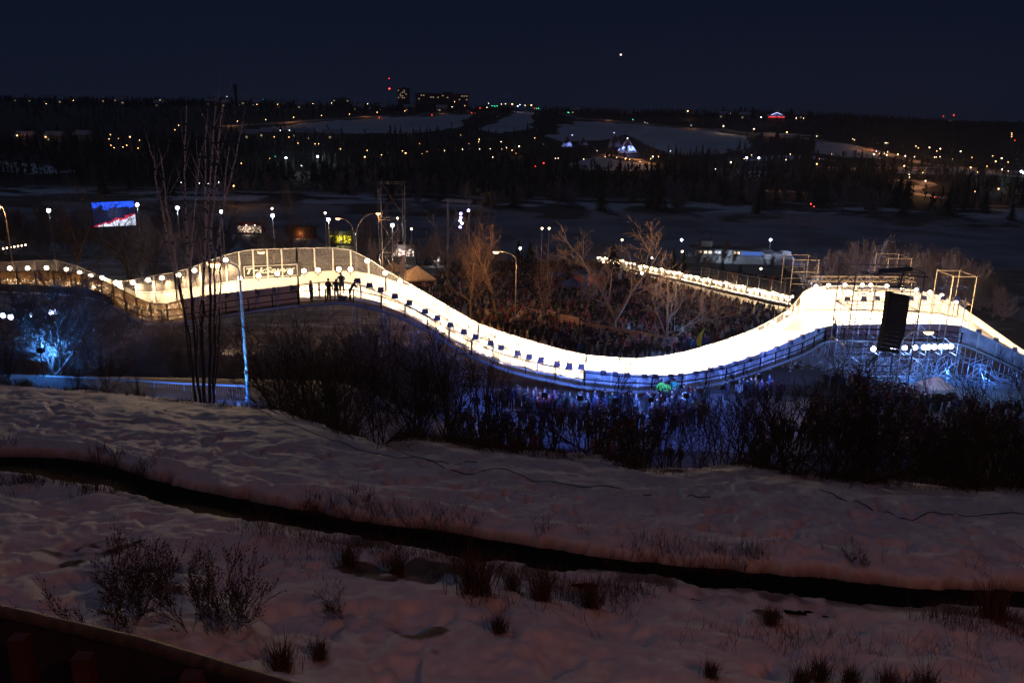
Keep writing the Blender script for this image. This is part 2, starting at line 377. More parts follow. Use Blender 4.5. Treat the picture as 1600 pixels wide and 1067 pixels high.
def plexi_mat(name='scuffed_plexiglass', lo=0.16, hi=0.36, col=(0.6, 0.58, 0.58)):
    m = bpy.data.materials.new(name); m.use_nodes = True; n = m.node_tree; n.nodes.clear()
    o = n.nodes.new('ShaderNodeOutputMaterial'); mx = n.nodes.new('ShaderNodeMixShader'); tr = n.nodes.new('ShaderNodeBsdfTransparent')
    mx2 = n.nodes.new('ShaderNodeMixShader'); df = n.nodes.new('ShaderNodeBsdfDiffuse'); tl = n.nodes.new('ShaderNodeBsdfTranslucent')
    df.inputs[0].default_value = (*col, 1); tl.inputs[0].default_value = (*col, 1); mx2.inputs[0].default_value = 0.5
    tcn = n.nodes.new('ShaderNodeTexCoord'); nz = n.nodes.new('ShaderNodeTexNoise'); nz.inputs['Scale'].default_value = 1.5; nz.inputs['Detail'].default_value = 4
    mr = n.nodes.new('ShaderNodeMapRange'); mr.inputs['From Min'].default_value = 0.3; mr.inputs['From Max'].default_value = 0.7; mr.inputs['To Min'].default_value = lo; mr.inputs['To Max'].default_value = hi
    n.links.new(tcn.outputs['Object'], nz.inputs['Vector']); n.links.new(nz.outputs['Fac'], mr.inputs[0]); n.links.new(mr.outputs[0], mx.inputs[0])
    n.links.new(tr.outputs[0], mx.inputs[1]); n.links.new(df.outputs[0], mx2.inputs[1]); n.links.new(tl.outputs[0], mx2.inputs[2]); n.links.new(mx2.outputs[0], mx.inputs[2]); n.links.new(mx.outputs[0], o.inputs[0])
    return m
plexi = plexi_mat()
def glow_board(name='translucent_white_board', c1=(.8, .8, .8), c2=(.85, .80, .72)):
    m = bpy.data.materials.new(name); m.use_nodes = True; n = m.node_tree; n.nodes.clear()
    o = n.nodes.new('ShaderNodeOutputMaterial'); mx2 = n.nodes.new('ShaderNodeMixShader'); df = n.nodes.new('ShaderNodeBsdfDiffuse'); tl = n.nodes.new('ShaderNodeBsdfTranslucent')
    df.inputs[0].default_value = (*c1, 1); tl.inputs[0].default_value = (*c2, 1); mx2.inputs[0].default_value = 0.5
    n.links.new(df.outputs[0], mx2.inputs[1]); n.links.new(tl.outputs[0], mx2.inputs[2]); n.links.new(mx2.outputs[0], o.inputs[0])
    return m
glowb = glow_board(); near_px = plexi_mat('scratched_near_plexiglass', .30, .5, (.8, .78, .75)); mesh_cl = plexi_mat('see_through_brown_mesh', .72, .92, (.13, .08, .04)); hess_t = mesh_cl; violet_t = glow_board('dim_violet_board', (.24, .21, .29), (.15, .125, .17))
def arcs(P, step):
    d = np.r_[0, np.cumsum(np.linalg.norm(np.diff(P, axis=0), axis=1))]; n = max(1, int(round(d[-1]/step))); s = np.linspace(0, d[-1], n+1)
    return np.interp(s, d, np.arange(len(P)))
def pick(P, u): return np.array([np.interp(u, np.arange(len(P)), P[:, k]) for k in range(3)])
def quad_panel(parent, name, a, b, a2, b2, m, th=0.05, nrm=None):
    # a thin slab with corners a,b (bottom) a2,b2 (top)
    d = np.array(b)-np.array(a); n = np.cross(d, [0, 0, 1.0]); n /= (np.linalg.norm(n)+1e-9); n *= th/2
    V = [a-n, b-n, b2-n, a2-n, a+n, b+n, b2+n, a2+n]; mb = MB()
    mb.add(V, [[0, 1, 2, 3], [7, 6, 5, 4], [0, 4, 5, 1], [1, 5, 6, 2], [2, 6, 7, 3], [3, 7, 4, 0]])
    return mb.build(name, m, parent)
def wall(parent, Pb, Pt, i0, i1, bm, step=2.4, board=1.15, plex=True, post_m=None, plx=None):
    B = Pb[i0:i1+1]; T = Pt[i0:i1+1]; us = arcs(B, step)
    post_m = post_m or white_post
    for k in range(len(us)):
        b = pick(B, us[k]); t = pick(T, us[k]); h = t[2]-b[2]
        mb = MB(); mb.bar(b-[0, 0, .05], t+[0, 0, 0.03], 0.13, 0.13); mb.build('post', post_m, parent)
        if k == len(us)-1: break
        b1 = pick(B, us[k+1]); t1 = pick(T, us[k+1]); h1 = t1[2]-b1[2]
        e = (b1-b)/np.linalg.norm(b1-b)*0.07; f0 = b+e; f1 = b1-e
        hb = min(board, h) if plex and h > board+0.45 else h; hb1 = min(board, h1) if plex and h1 > board+0.45 else h1
        if (hb < h) != (hb1 < h1): hb = min(board, h*0.9) if hb == h else hb; hb1 = min(board, h1*0.9) if hb1 == h1 else hb1
        z = np.array([0, 0, 1.0])
        quad_panel(parent, 'board_panel', f0, f1, f0+z*hb, f1+z*hb1, bm, 0.06)
        if h-hb > 0.3 or h1-hb1 > 0.3:
            pn = quad_panel(parent, 'plexiglass_pane', f0+z*(hb+0.06), f1+z*(hb1+0.06), f0+z*(h-0.04), f1+z*(h1-0.04), plx or plexi, 0.02)
        r = MB(); r.bar(b+z*h, b1+z*h1, 0.09, 0.07)
        if h-hb > 0.3: r.bar(f0+z*(hb+0.03), f1+z*(hb1+0.03), 0.10, 0.06)
        r.build('top_rail', post_m, parent)
def idx(px): return int(np.argmin(np.abs(wx-px)))
def section(label, p0, p1, near_m, near_plex=False, cladding=None, railing=True, post_m=None, nboard=1.15, fstep=2.4, fboard=1.15, fplx=False):
    i0, i1 = idx(p0), idx(p1)
    t = thing('ice_track', label, 'ice track', (0, 0, 0), 0, 'sections of the downhill ice track')
    mb = MB(); mb.grid(np.stack([NBs[i0:i1+1]+[0, 0, 0.0], NBs[i0:i1+1]*0.5+FB[i0:i1+1]*0.5-[0, 0, 0.05], FB[i0:i1+1]], 0)); mb.build('ice_surface', ice_m, t, True)
    wall(t, FB, FT, i0, i1, white_board, step=fstep, board=fboard, plx=near_px if fplx else None)
    wall(t, NBs, NT, i0, i1, near_m, plex=near_plex, step=2.0, post_m=post_m, board=nboard, plx=near_px)
    # deck slab under ice and walkway
    mb = MB(); lo = np.array([0, 0, 0.28]); a = W3[i0:i1+1]; b = FB[i0:i1+1]*[1, 1, 0]+[0, 0, 1]*a
    mb.grid(np.stack([a-[0, 0, .02], a-lo, b-lo], 0)); mb.build('deck', timber, t)
    mb = MB(); mb.grid(np.stack([a-[0, 0, .02], NBs[i0:i1+1]*[1, 1, 0]+[0, 0, 1]*a-[0, 0, .02]], 0)); mb.build('walkway', timber, t)
    e_ = MB(); e_.grid(np.stack([a-[0, .035, 0.0], a-[0, .035, .2]], 0)); e_.build('edge_board', white_post if p0 in (-60, 175, 290) else pole_edge, t)
    if cladding is not None:
        mb = MB(); mb.grid(np.stack([a-[0, 0.03, 0.0]+[0, 0, 1.0*cladding], a-[0, 0.03, 0.3]], 0)); mb.build('cladding', hess, t)
    if railing:
        us = arcs(a, 2.4); r = MB()
        for k in range(len(us)):
            p = pick(a, us[k]); m_ = MB(); m_.bar(p, p+[0, 0, 1.1], 0.085); m_.build('rail_post', rail_m, t)
            if k < len(us)-1:
                q = pick(a, us[k+1])
                for hh in (0.55, 1.1): r.tubes([p+[0, 0, hh]], [q+[0, 0, hh]], 0.045, 0.045, 5)
        r.build('handrail', rail_m, t)
    return t
section('far left ice track section coming down behind brown cladding', -60, 175, mesh_cl, cladding=0.75, railing=False, post_m=hess, fboard=.3, fplx=True)
section('dip of the ice track left of the poplar trunks', 175, 290, mesh_cl, railing=True, post_m=hess)
section('rising ice track section with violet grey boards and a black banner', 290, 466, violet_t, fstep=1.5)
section('hump of the ice track behind the group of standing people', 466, 596, glowb, near_plex=True, nboard=.22, fstep=1.5)
section('steep bright ice track descent with handrail in front', 596, 740, glowb, near_plex=True, nboard=.12)
section('ice track bottom partly hidden by bushes', 740, 915, glowb, near_plex=True, nboard=.12)
section('low curve of the ice track with blue lit boards', 915, 1100, pale_bd)
section('climbing ice track with blue lit outer boards', 1100, 1290, pale_bd)
section('tall walled turn of the ice track on the scaffold platform', 1290, 1500, violet_t, near_plex=False, fboard=2.2, fstep=1.9)
section('ice track running down out of the right edge of the photo', 1500, 1680, pale_bd, near_plex=True, railing=False)

# banner with lettering on the far board of the hump
bw = [at(378, 436, idx(378) and float(wd[idx(378)]+0.9+tw[idx(378)]-0.25)), at(470, 432, float(wd[idx(455)]+0.9+tw[idx(455)]-0.25))]
bt = thing('advertising_banner', 'black banner with white TekSavvy lettering on the far track wall', 'banner')
a, b = bw; top = 1.28; z = np.array([0, 0, 1.0])
quad_panel(bt, 'banner_cloth', a, b, a+z*top, b+z*top, mat('banner_black', (0.03, 0.03, 0.032), 0.6), 0.04)
n = np.cross(b-a, z); n /= np.linalg.norm(n); n *= (-1 if n[1] > 0 else 1); dv = (b-a)/np.linalg.norm(b-a); Lb = np.linalg.norm(b-a)
fr = MB(); o_ = n*0.035
for (u0, v0, u1, v1) in ((0.3, 0.14, Lb-0.3, 0.14), (0.3, 1.14, Lb-0.3, 1.14), (0.3, 0.14, 0.3, 1.14), (Lb-0.3, 0.14, Lb-0.3, 1.14)):
    fr.bar(a+dv*u0+z*v0+o_, a+dv*u1+z*v1+o_, 0.06, 0.06)
fr.build('border', white_board, bt)
cu = bpy.data.curves.new('lettering', 'FONT'); cu.body = 'TekSavvy'; cu.size = 1.0; cu.shear = 0.3; cu.extrude = 0.015; cu.offset = 0.035; cu.space_character = 1.08
tob = bpy.data.objects.new('tmp', cu); C.objects.link(tob); dg = bpy.context.evaluated_depsgraph_get(); me = bpy.data.meshes.new_from_object(tob.evaluated_get(dg))
xs = np.zeros(len(me.vertices)*3); me.vertices.foreach_get('co', xs); xs = xs.reshape(-1, 3); xs[:, 0] -= xs[:, 0].min(); xs[:, 1] -= xs[:, 1].min()
xs[:, 0] *= (Lb-1.0)/xs[:, 0].max(); xs[:, 1] *= 0.74/xs[:, 1].max()
P = a+dv*0.5+z*0.26+xs[:, :1]*dv+xs[:, 1:2]*z+(xs[:, 2:3]+0.045)*n
me.vertices.foreach_set('co', P.ravel()); me.update(); me.materials.clear(); me.materials.append(white_board); bpy.data.objects.remove(tob)
lo_ = bpy.data.objects.new('lettering', me); C.objects.link(lo_); lo_.parent = bt

# ---- floodlights: housing, yoke, lens
warm = (1.0, 0.66, 0.34)
lens_m = emat('floodlight_lens', (1.0, 0.80, 0.52), 14.0)
def flood_proto(name, lens, size=0.5):
    t = thing(name, 'x', 'floodlight')
    mb = MB(); mb.box((0, 0.10, 0.42), (size, 0.16, size*0.85), taper=0.92); mb.box((0, 0.21, 0.42), (size*0.7, 0.06, size*0.6)); mb.build('housing', mat('lamp_housing', (0.10, 0.10, 0.16), 0.5, 0.3), t)
    mb = MB(); mb.bar((-size*.55, .1, .42), (-size*.55, .1, .12), .03); mb.bar((size*.55, .1, .42), (size*.55, .1, .12), .03); mb.bar((-size*.56, .1, .12), (size*.56, .1, .12), .03); mb.bar((0, .1, .12), (0, .1, -.15), .05); mb.build('yoke', black_m, t)
    mb = MB(); mb.lathe([(0.001, 0), (size*.36, 0.0), (size*.42, 0.03)], n=14); 
    me_ = mb.mesh('lens', lens); o = bpy.data.objects.new('lens', me_); C.objects.link(o); o.parent = [c_ for c_ in t.children if c_.name.startswith('housing')][0]; o.location = (0, 0.018, 0.42); o.rotation_euler = (R(90), 0, 0)
    return t
fproto = flood_proto('floodlight', lens_m)
used_f = [False]
def flood(loc, aim, label, group, energy, col=warm, tilt=None, real=True, ang=130):
    d = np.array(aim, float)-np.array(loc, float); rz = math.atan2(d[1], d[0])+math.pi/2
    if not used_f[0]:
        used_f[0] = True; r = fproto; r.location = tuple(float(q) for q in loc); r.rotation_euler = (0, 0, rz)
    else: r = dup(fproto, loc, rz)
    r['label'] = label; r['group'] = group
    if real:
        h = np.array([d[0], d[1], 0]); h /= np.linalg.norm(h)
        spot('floodlight_beam', np.array(loc)+[0, 0, .42]+h*0.06, np.array(aim), energy, col, ang, 0.5, 0.18)
    return r
# far side lamps: glowing towards the camera; near side lamps: dark backs
far_px = [(15, 'a'), (44, 'a'), (75, 'a'), (103, 'a'), (124, 'a'), (143, 'a'), (160, 'b'), (183, 'b'), (208, 'b'), (232, 'b'), (255, 'b'), (281, 'b'), (307, 'b'), (330, 'b'), (354, 'b'), (376, 'c'), (400, 'c'), (428, 'c'), (452, 'c'), (476, 'c'), (500, 'c'), (525, 'c'), (548, 'c')]
far_px += [(x, 'd') for x in range(575, 760, 26)] + [(x, 'e') for x in range(770, 1010, 22)] + [(x, 'f') for x in range(1040, 1250, 24)]
names = {'a': 'glowing floodlight on the far left stretch of track wall', 'b': 'glowing floodlight on the far wall of the track behind the poplar trunks', 'c': 'glowing floodlight above the black banner and the hump of the track',
         'd': 'floodlight on the far wall of the steep track descent', 'e': 'floodlight on the far wall at the bottom of the track', 'f': 'floodlight on the far wall of the climbing track', 'g': 'floodlight on the tall back wall of the scaffold platform'}
GE = 900
far_px += [(x, 'g') for x in range(1275, 1500, 22)]
for px, k in far_px:
    i = int(np.argmin(np.abs(fx_-px))); b = FB[i]; h = hF[i]
    hh = min(h, 1.25 if k in 'abc' else h); 
    if k == 'a': hh = h*0.55
    if k == 'b': hh = h*0.85
    if k == 'g': hh = h
    if k in 'def': hh = h-.35
    loc = b+np.array([0, -0.22, hh-0.30]); aim = FB[i]*.55+NBs[i]*.45-np.array([0, 0, .3])
    flood(loc, aim, names[k], names[k]+'s'*0, GE*(4.5 if k == 'g' else 3.2 if k == 'a' else 2.6 if k == 'b' else 2.2 if k == 'c' else 2.0 if k == 'f' else 1), ang=128 if k == 'b' else 100)
near_px = [562, 577, 598, 618, 642, 662, 685, 705, 723, 745, 763, 784, 805, 826, 847, 867, 889, 908]
for px in near_px:
    i = idx(px); loc = NT[i]+[0, 0.02, -0.12]; c = 'dark backed floodlight clamped on the near board of the ' + ('hump' if px < 600 else 'steep descent' if px < 740 else 'track bottom')
    flood(loc, FB[i]*0.7+NBs[i]*0.3, c, c, GE)
for px in list(range(940, 1285, 21)):
    i = idx(px); loc = NT[i]+[0, 0.12, -0.52]; c = 'small floodlight behind the blue lit near boards'
    flood(loc, FB[i]*0.7+NBs[i]*0.3, c, c, GE*3)
for px in range(300, 462, 26):
    i = idx(px); loc = NT[i]+[0, 0.14, -0.6]; c = 'floodlight tucked behind the near boards of the rising section'
    flood(loc, FB[i]*0.7+NBs[i]*0.3, c, c, GE*0.8)
for px in range(1320, 1500, 24):
    i = idx(px); loc = NT[i]+[0, -0.1, 2.3]; c = 'floodlight hung from the tubes in front of the scaffold platform'
    flood(loc, FB[i]*0.8+NBs[i]*0.2, c, c, GE*4)
for px in range(1530, 1680, 30):
    i = idx(px); loc = NT[i]+[0, 0.12, -0.2]; c = 'floodlight on the track running out at the right edge'
    flood(loc, FB[i]*0.8+NBs[i]*0.2, c, c, GE*1.5)

# ---- scaffolding under the track
def scaffold(label, p0, p1, depth, stepx=2.6, tubem=steel, minh=0.9, dy=2.2):
    i0, i1 = idx(p0), idx(p1); a = W3[i0:i1+1]; us = arcs(a, stepx); rows = []
    t = thing('scaffolding', label, 'scaffolding', (0, 0, 0), 0, 'scaffolding carrying the ice track')
    nr = max(2, int(depth/dy)+1); led = MB(); br = MB(); any_ = False
    for k, u in enumerate(us):
        row = []
        for r_ in range(nr):
            p = pick(a, u)+np.array([0, 0.15+r_*dy, -0.3]); g = ground(p[0], p[1])
            row.append((p, g))
        rows.append(row)
    cnt = 0
    for k, row in enumerate(rows):
        for r_, (p, g) in enumerate(row):
            if p[2]-g < minh: continue
            any_ = True
            if cnt < 95:
                m_ = MB(); m_.tubes([(p[0], p[1], g-0.1)], [p], 0.035, 0.035, 6); m_.box((p[0], p[1], g+0.02), (.25, .25, .04)); m_.build('upright', tubem, t); cnt += 1
            for dz in np.arange(1.6, p[2]-g+1.6, 1.9):
                zz = max(p[2]-dz, g+0.3)
                if r_+1 < len(row): q = row[r_+1][0]; led.tubes([(p[0], p[1], zz)], [(q[0], q[1], zz)], .028, .028, 5)
                if k+1 < len(rows): q = rows[k+1][r_][0]; led.tubes([(p[0], p[1], zz)], [(q[0], q[1], zz)], .028, .028, 5)
                if k+1 < len(rows) and (k+r_) % 2 == 0:
                    q = rows[k+1][r_][0]; z2 = min(zz+1.9, q[2]); br.tubes([(p[0], p[1]-.05, zz)], [(q[0], q[1]-.05, z2)], .028, .028, 5)
                if r_+1 < len(row) and (k % 2 == 0):
                    q = row[r_+1][0]; br.tubes([(p[0]+.05, p[1], zz)], [(q[0]+.05, q[1], min(zz+1.9, q[2]))], .028, .028, 5)
    if led.n: led.build('ledger', tubem, t)
    if br.n: br.build('cross_brace', tubem, t)
    return t
scaffold('scaffolding under the left end of the track', -60, 240, 5)
scaffold('scaffolding under the hump, behind the brown bushes', 300, 596, 6, 2.4)
scaffold('scaffolding under the steep descent', 600, 760, 5)
scaffold('scaffolding under the climbing section', 1150, 1292, 6, 2.2)
scaffold('dense blue lit scaffolding under the platform on the right', 1296, 1505, 12, 1.9, dy=2.0)
scaffold('blue lit scaffolding under the track leaving on the right', 1510, 1680, 6, 2.0)

scaffold_front = None
def lattice_front():
    t = thing('scaffolding', 'open tube scaffolding in front of the bright platform wall, round the loudspeakers', 'scaffolding'); led = MB(); br = MB(); cols = list(range(1318, 1512, 24)); zt = {}
    rows = [450, 476, 503, 528, 556, 586]
    for j, dd in enumerate((77.2, 78.6)):
        for k, px in enumerate(cols):
            top = at(px, 447+(10 if k % 3 else 0)+(k > 5)*8, dd); g = ground(top[0], dd); mb = MB(); mb.tubes([(top[0], dd, g)], [top], .04, .04, 6); mb.build('upright', steel, t)
            for r_, py in enumerate(rows):
                a = at(px, py, dd); a[0] = top[0]
                if k+1 < len(cols) and (k+r_) % 5: b = at(cols[k+1], py+.3, dd); led.tubes([a], [b], .03, .03, 5)
                if k+1 < len(cols) and r_+1 < len(rows) and (k*3+r_*2+j) % 4 == 0: b = at(cols[k+1], rows[r_+1], dd); br.tubes([a], [b], .03, .03, 5)
                if j == 0: led.tubes([a], [a+[0, 1.4, 0]], .028, .028, 5)
    led.build('ledger', steel, t); br.build('cross_brace', steel, t)
lattice_front()
# ================================================================== LAMPS
sod = (1.0, 0.42, 0.13)
sod_m = emat('sodium_lamp', (1.0, 0.47, 0.16), 16.0); white_l = emat('white_lamp', (0.86, 0.93, 1.0), 16.0); warm_l = emat('warm_lamp', (1.0, 0.72, 0.42), 14.0)
red_l = emat('red_lamp', (1.0, 0.03, 0.02), 14.0); green_l = emat('green_lamp', (0.05, 1.0, 0.55), 8.0); blue_l = emat('blue_white_lamp', (0.55, 0.6, 1.0), 16.0); gold_l = emat('gold_lamp', (1.0, 0.5, 0.1), 6.0)
pole_m = mat('galvanised_pole', (0.45, 0.47, 0.5), 0.5, 0.4, var=0.45, vscale=6)
def cobra(label, base, top, head, lens=sod_m, energy=900, col=sod, group='street lamps with curved arms'):
    base, top, head = [np.array(q, float) for q in (base, top, head)]
    t = thing('street_lamp', label, 'street lamp', base, 0, group); b0 = base
    mb = MB(); mb.poly_tube([b0-b0, (b0*0.5+top*0.5)-b0, top-b0], [0.11, 0.085, 0.06], 10); mb.lathe([(0.2, 0), (0.2, .15), (.13, .3)], n=10); mb.build('pole', pole_m, t, True)
    hv = head-top; pts = [top]
    for k in range(1, 9):
        a = k/8; pts.append(top+np.array([hv[0]*(1-math.cos(a*math.pi/2)), hv[1]*(1-math.cos(a*math.pi/2)), 0])+np.array([0, 0, hv[2]*math.sin(a*math.pi/2)]))
    mb = MB(); mb.poly_tube(np.array(pts)-b0, 0.045, 8); mb.build('arm', pole_m, t, True)
    dh = np.array([hv[0], hv[1], 0]); dh /= np.linalg.norm(dh); rz = math.atan2(dh[1], dh[0])
    mb = MB(); mb.box(head+dh*0.3-b0, (0.75, 0.32, 0.14), rz, taper=0.75); mb.build('lamp_head', mat('lamp_grey', (0.3, 0.3, 0.3), 0.5), t)
    mb = MB(); V = []
    for i in range(5):
        for j in range(12):
            a = j*math.pi/6; q = i/4*math.pi/2; V.append((head+dh*0.35-b0)+np.array([math.cos(a)*0.42*math.cos(q), math.sin(a)*0.24*math.cos(q), -0.05-0.24*math.sin(q)]))
    mb.add(V, [[i*12+j, i*12+(j+1) % 12, (i+1)*12+(j+1) % 12, (i+1)*12+j] for i in range(4) for j in range(12)]); mb.build('lens', lens, [c_ for c_ in t.children if c_.name.startswith('lamp_head')][0], True)
    if energy: point('street_lamp_light', head+dh*0.35-[0, 0, 0.45], energy, col, 0.15)
    return t
def onground(px, py, y): p = at(px, py, y); p[2] = ground(p[0], p[1]); return p
def lamp_at(label, pb, ptop, ph, y, **k):
    b = at(*pb, y); g = ground(b[0], b[1]); tp = at(*ptop, y); b = np.array([tp[0], y, g]); return cobra(label, b, tp, at(*ph, y-0.3), **k)
lamp_at('blue lit street lamp with curved arm beside the poplar trunks', (388, 636), (374, 425), (345, 410), 46, energy=60)
lamp_at('street lamp with curved arm among the orange lit trees', (805, 512), (807, 408), (779, 393), float(gp(805, 512)[1]), energy=3200)
lamp_at('street lamp in front of the black loudspeaker column, arm bent right', (1394, 600), (1408, 540), (1444, 517), 66, energy=40)
lamp_at('left arm of the twin street lamp behind the food stalls', (555, 420), (554, 372), (531, 341), 150, energy=500)
lamp_at('right arm of the twin street lamp behind the food stalls', (557, 420), (556, 372), (588, 333), 150, energy=500)
lamp_at('orange street lamp behind the plexiglass of the track hump', (428, 420), (428, 398), (413, 393), 92, energy=500)
lamp_at('orange street lamp cut by the left edge of the photo', (4, 420), (10, 345), (1, 322), 92, energy=500)
# sodium lamps of the road behind the viewer, which light the near snow
cobra('sodium street lamp on the road behind the viewer', (9, -9, -1.5), (9, -9, 7.0), (8, -7, 7.6), energy=1750, col=(1.0, 0.33, 0.20))
cobra('second sodium street lamp on the road behind the viewer', (-26, -12, -1.5), (-26, -12, 8.5), (-25, -10, 9.0), energy=380, col=(1.0, 0.36, 0.20))
# park globes
def globe(label, px, py, y, r, m, energy=0, col=(0.9, 0.95, 1), grp='globe lamps on the event ground'):
    h = at(px, py, y); g = ground(h[0], h[1]); t = thing('park_lamp', label, 'park lamp', (h[0], h[1], g), 0, grp)
    mb = MB(); mb.poly_tube([(0, 0, 0), (0, 0, h[2]-g-r)], 0.06, 8); mb.build('pole', pole_m, t)
    mb = MB(); mb.lathe([(0.01, -r)]+[(r*math.cos(a), r*math.sin(a)) for a in np.linspace(-1.4, 1.4, 9)]+[(0.01, r)], (0, 0, h[2]-g), 12); mb.build('globe', m, t, True)
    mb = MB(); mb.lathe([(0.01, r+.12), (r*.8, r*0.9)], (0, 0, h[2]-g), 12); mb.build('cap', black_m, t)
    if energy: point('park_lamp_light', h-[0, 0, r+0.3], energy, col, 0.2)
for px, py, lb in [(76, 329, 'left of the video screen'), (214, 320, 'touching the right side of the video screen'), (277, 325, 'between the poplar stems'), (346, 331, 'right of the poplar stems'), (426, 337, 'above the dark food container'), (513, 343, 'left of the twin street lamp'), (613, 352, 'at the foot of the scaffold tower'), (1003, 427, 'beside the far track'), (813, 388, 'at the far end of the track'), (1019, 403, 'behind the far track')]:
    y_ = 150 if py < 400 else 190
    if px in (813, 1019): y_ = 225
    globe('white globe lamp '+lb, px, py, y_, 0.33 if py < 400 else 0.28, white_l, 420 if px < 700 else 0)
for px, py in [(425, 326), (508, 333), (643, 358), (621, 341), (847, 357), (858, 357), (972, 375), (1084, 440), (1066, 393), (1189, 420)]:
    globe('small dim post lamp above the crowd by the river', px, py, 180, 0.22, warm_l, 0, grp='dim post lamps by the river')
# ================================================================== EVENT STRUCTURES
# video screen
p = at(147, 355, 205); q = at(213, 352, 207); top = at(213, 313, 207)[2]
t = thing('video_screen', 'large glowing video screen with blue sky and white shape on the left', 'video screen')
a = np.array(p); b = np.array(q); z = np.array([0, 0, 1.0]); hh = at(147, 317, 205)[2]-a[2]
scr = bpy.data.materials.new('screen_picture'); scr.use_nodes = True; n = scr.node_tree; bs = n.nodes['Principled BSDF']; bs.inputs['Base Color'].default_value = (0, 0, 0, 1)
tcn = n.nodes.new('ShaderNodeTexCoord'); sp = n.nodes.new('ShaderNodeSeparateXYZ'); n.links.new(tcn.outputs['Generated'], sp.inputs[0])
def mth(op, a_, b_=None, n=n):
    q_ = n.nodes.new('ShaderNodeMath'); q_.operation = op
    for i, v in enumerate((a_, b_)):
        if v is None: continue
        if isinstance(v, (int, float)): q_.inputs[i].default_value = v
        else: n.links.new(v, q_.inputs[i])
    return q_.outputs[0]
nz = n.nodes.new('ShaderNodeTexNoise'); nz.inputs['Scale'].default_value = 4; nz.inputs['Detail'].default_value = 6; nz.inputs['Roughness'].default_value = .7; n.links.new(tcn.outputs['Generated'], nz.inputs['Vector'])
X, Z, N = sp.outputs['X'], sp.outputs['Z'], nz.outputs['Fac']
def mixc(f, c1, c2):
    q_ = n.nodes.new('ShaderNodeMix'); q_.data_type = 'RGBA'; n.links.new(f, q_.inputs[0])
    for i, c in ((6, c1), (7, c2)):
        if isinstance(c, tuple): q_.inputs[i].default_value = (*c, 1)
        else: n.links.new(c, q_.inputs[i])
    return q_.outputs[2]
hill = mth('ADD', mth('MULTIPLY', N, 0.9), mth('MULTIPLY', X, 0.05)); dark = mth('LESS_THAN', Z, mth('ADD', hill, 0.28))
wl = mth('LESS_THAN', Z, mth('ADD', mth('MULTIPLY', X, 0.42), mth('MULTIPLY', mth('SUBTRACT', N, 0.5), 0.45)))
rd = mth('LESS_THAN', Z, mth('ADD', mth('MULTIPLY', X, 0.46), mth('MULTIPLY', mth('SUBTRACT', N, 0.38), 0.5)))
c = mixc(dark, (0.02, 0.10, 1.0), (0.004, 0.006, 0.03)); c = mixc(rd, c, (0.5, 0.02, 0.05)); c = mixc(wl, c, (0.75, 0.8, 1.0))
n.links.new(c, bs.inputs['Emission Color']); bs.inputs['Emission Strength'].default_value = 1.3
quad_panel(t, 'display', a, b, a+z*hh, b+z*hh, scr, 0.1)
fr = MB(); fr.bar(a-[.2, 0, .1], b+[.2, 0, -.1], .3, .25); fr.bar(a+z*(hh+.15)-[.2, 0, 0], b+z*(hh+.15)+[.2, 0, 0], .3, .25); fr.bar(a-[.15, 0, 0], a+z*hh-[.15, 0, 0], .25); fr.bar(b+[.15, 0, 0], b+z*hh+[.15, 0, 0], .25); fr.build('frame', black_m, t)
for f in (0.12, 0.88):
    c0 = a*(1-f)+b*f; g = ground(c0[0], c0[1]); mb = MB(); mb.bar((c0[0], c0[1]+.3, g), c0+[0, .3, 0], .35); mb.bar((c0[0], c0[1]+3, g), c0+[0, .3, hh*0.6], .15); mb.build('leg', steel, t)
point('screen_glow', (a+b)/2+[0, -2, hh/2], 300, (0.4, 0.5, 1), 2.0)
# lighting masts
dimsteel = mat('dim_tube', (.10, .10, .11), .6)
def box_tower(label, pxl, pxr, pyt, pyb, y, dep, cross=3, m_=steel, r=0.05, cat='scaffold tower', grp=None, top_only=False, to_ground=True):
    a = at(pxl, pyt, y); b = at(pxr, pyt, y); wdt = b[0]-a[0]; zt = (a[2]+b[2])/2; zb = at((pxl+pxr)/2, pyb, y)[2] if not to_ground else ground(a[0], y)
    t = thing('scaffold_tower', label, cat, (0, 0, 0), 0, grp)
    H = zt-zb; cs = [(a[0], y), (b[0], y), (b[0], y+dep), (a[0], y+dep)]
    for x_, y_ in cs: mb = MB(); mb.tubes([(x_, y_, zb)], [(x_, y_, zt)], r, r, 6); mb.build('upright', m_, t)
    led = MB(); br = MB()
    for k in range(cross+1):
        zz = zt-H*k/cross*0.98-0.1
        for i in range(4):
            p_, q_ = cs[i], cs[(i+1) % 4]; led.tubes([(*p_, zz)], [(*q_, zz)], r*.8, r*.8, 5)
            if k < cross and not top_only: 
                z2 = zz-H/cross*.98; br.tubes([(*(p_ if k % 2 else q_), zz)], [(*(q_ if k % 2 else p_), z2)], r*.6, r*.6, 5)
    led.build('ledger', m_, t)
    if br.n: br.build('cross_brace', m_, t)
    return t, (a, b, zt, zb)
pale = mat('pale_timber', (0.17, 0.14, 0.11), 0.7)
box_tower('tall open lighting mast behind the food stalls', 590, 628, 286, 395, 150, 3.5, 3, dimsteel, r=0.055)
t_, (a, b, zt, zb) = box_tower('speaker mast with violet lamps among bare trees', 699, 733, 316, 395, 155, 3, 3, dimsteel, r=0.055)
mb = MB()
for k in range(6): mb.bar((a[0]-1+k*.1, 154+k*.8, zt+.3), (b[0]+.6, 154+k*.8, zt+.1-k*0.02), .13)
mb.build('roof_beam', dimsteel, t_)
vio = emat('violet_lamp', (0.4, 0.35, 1.0), 14)
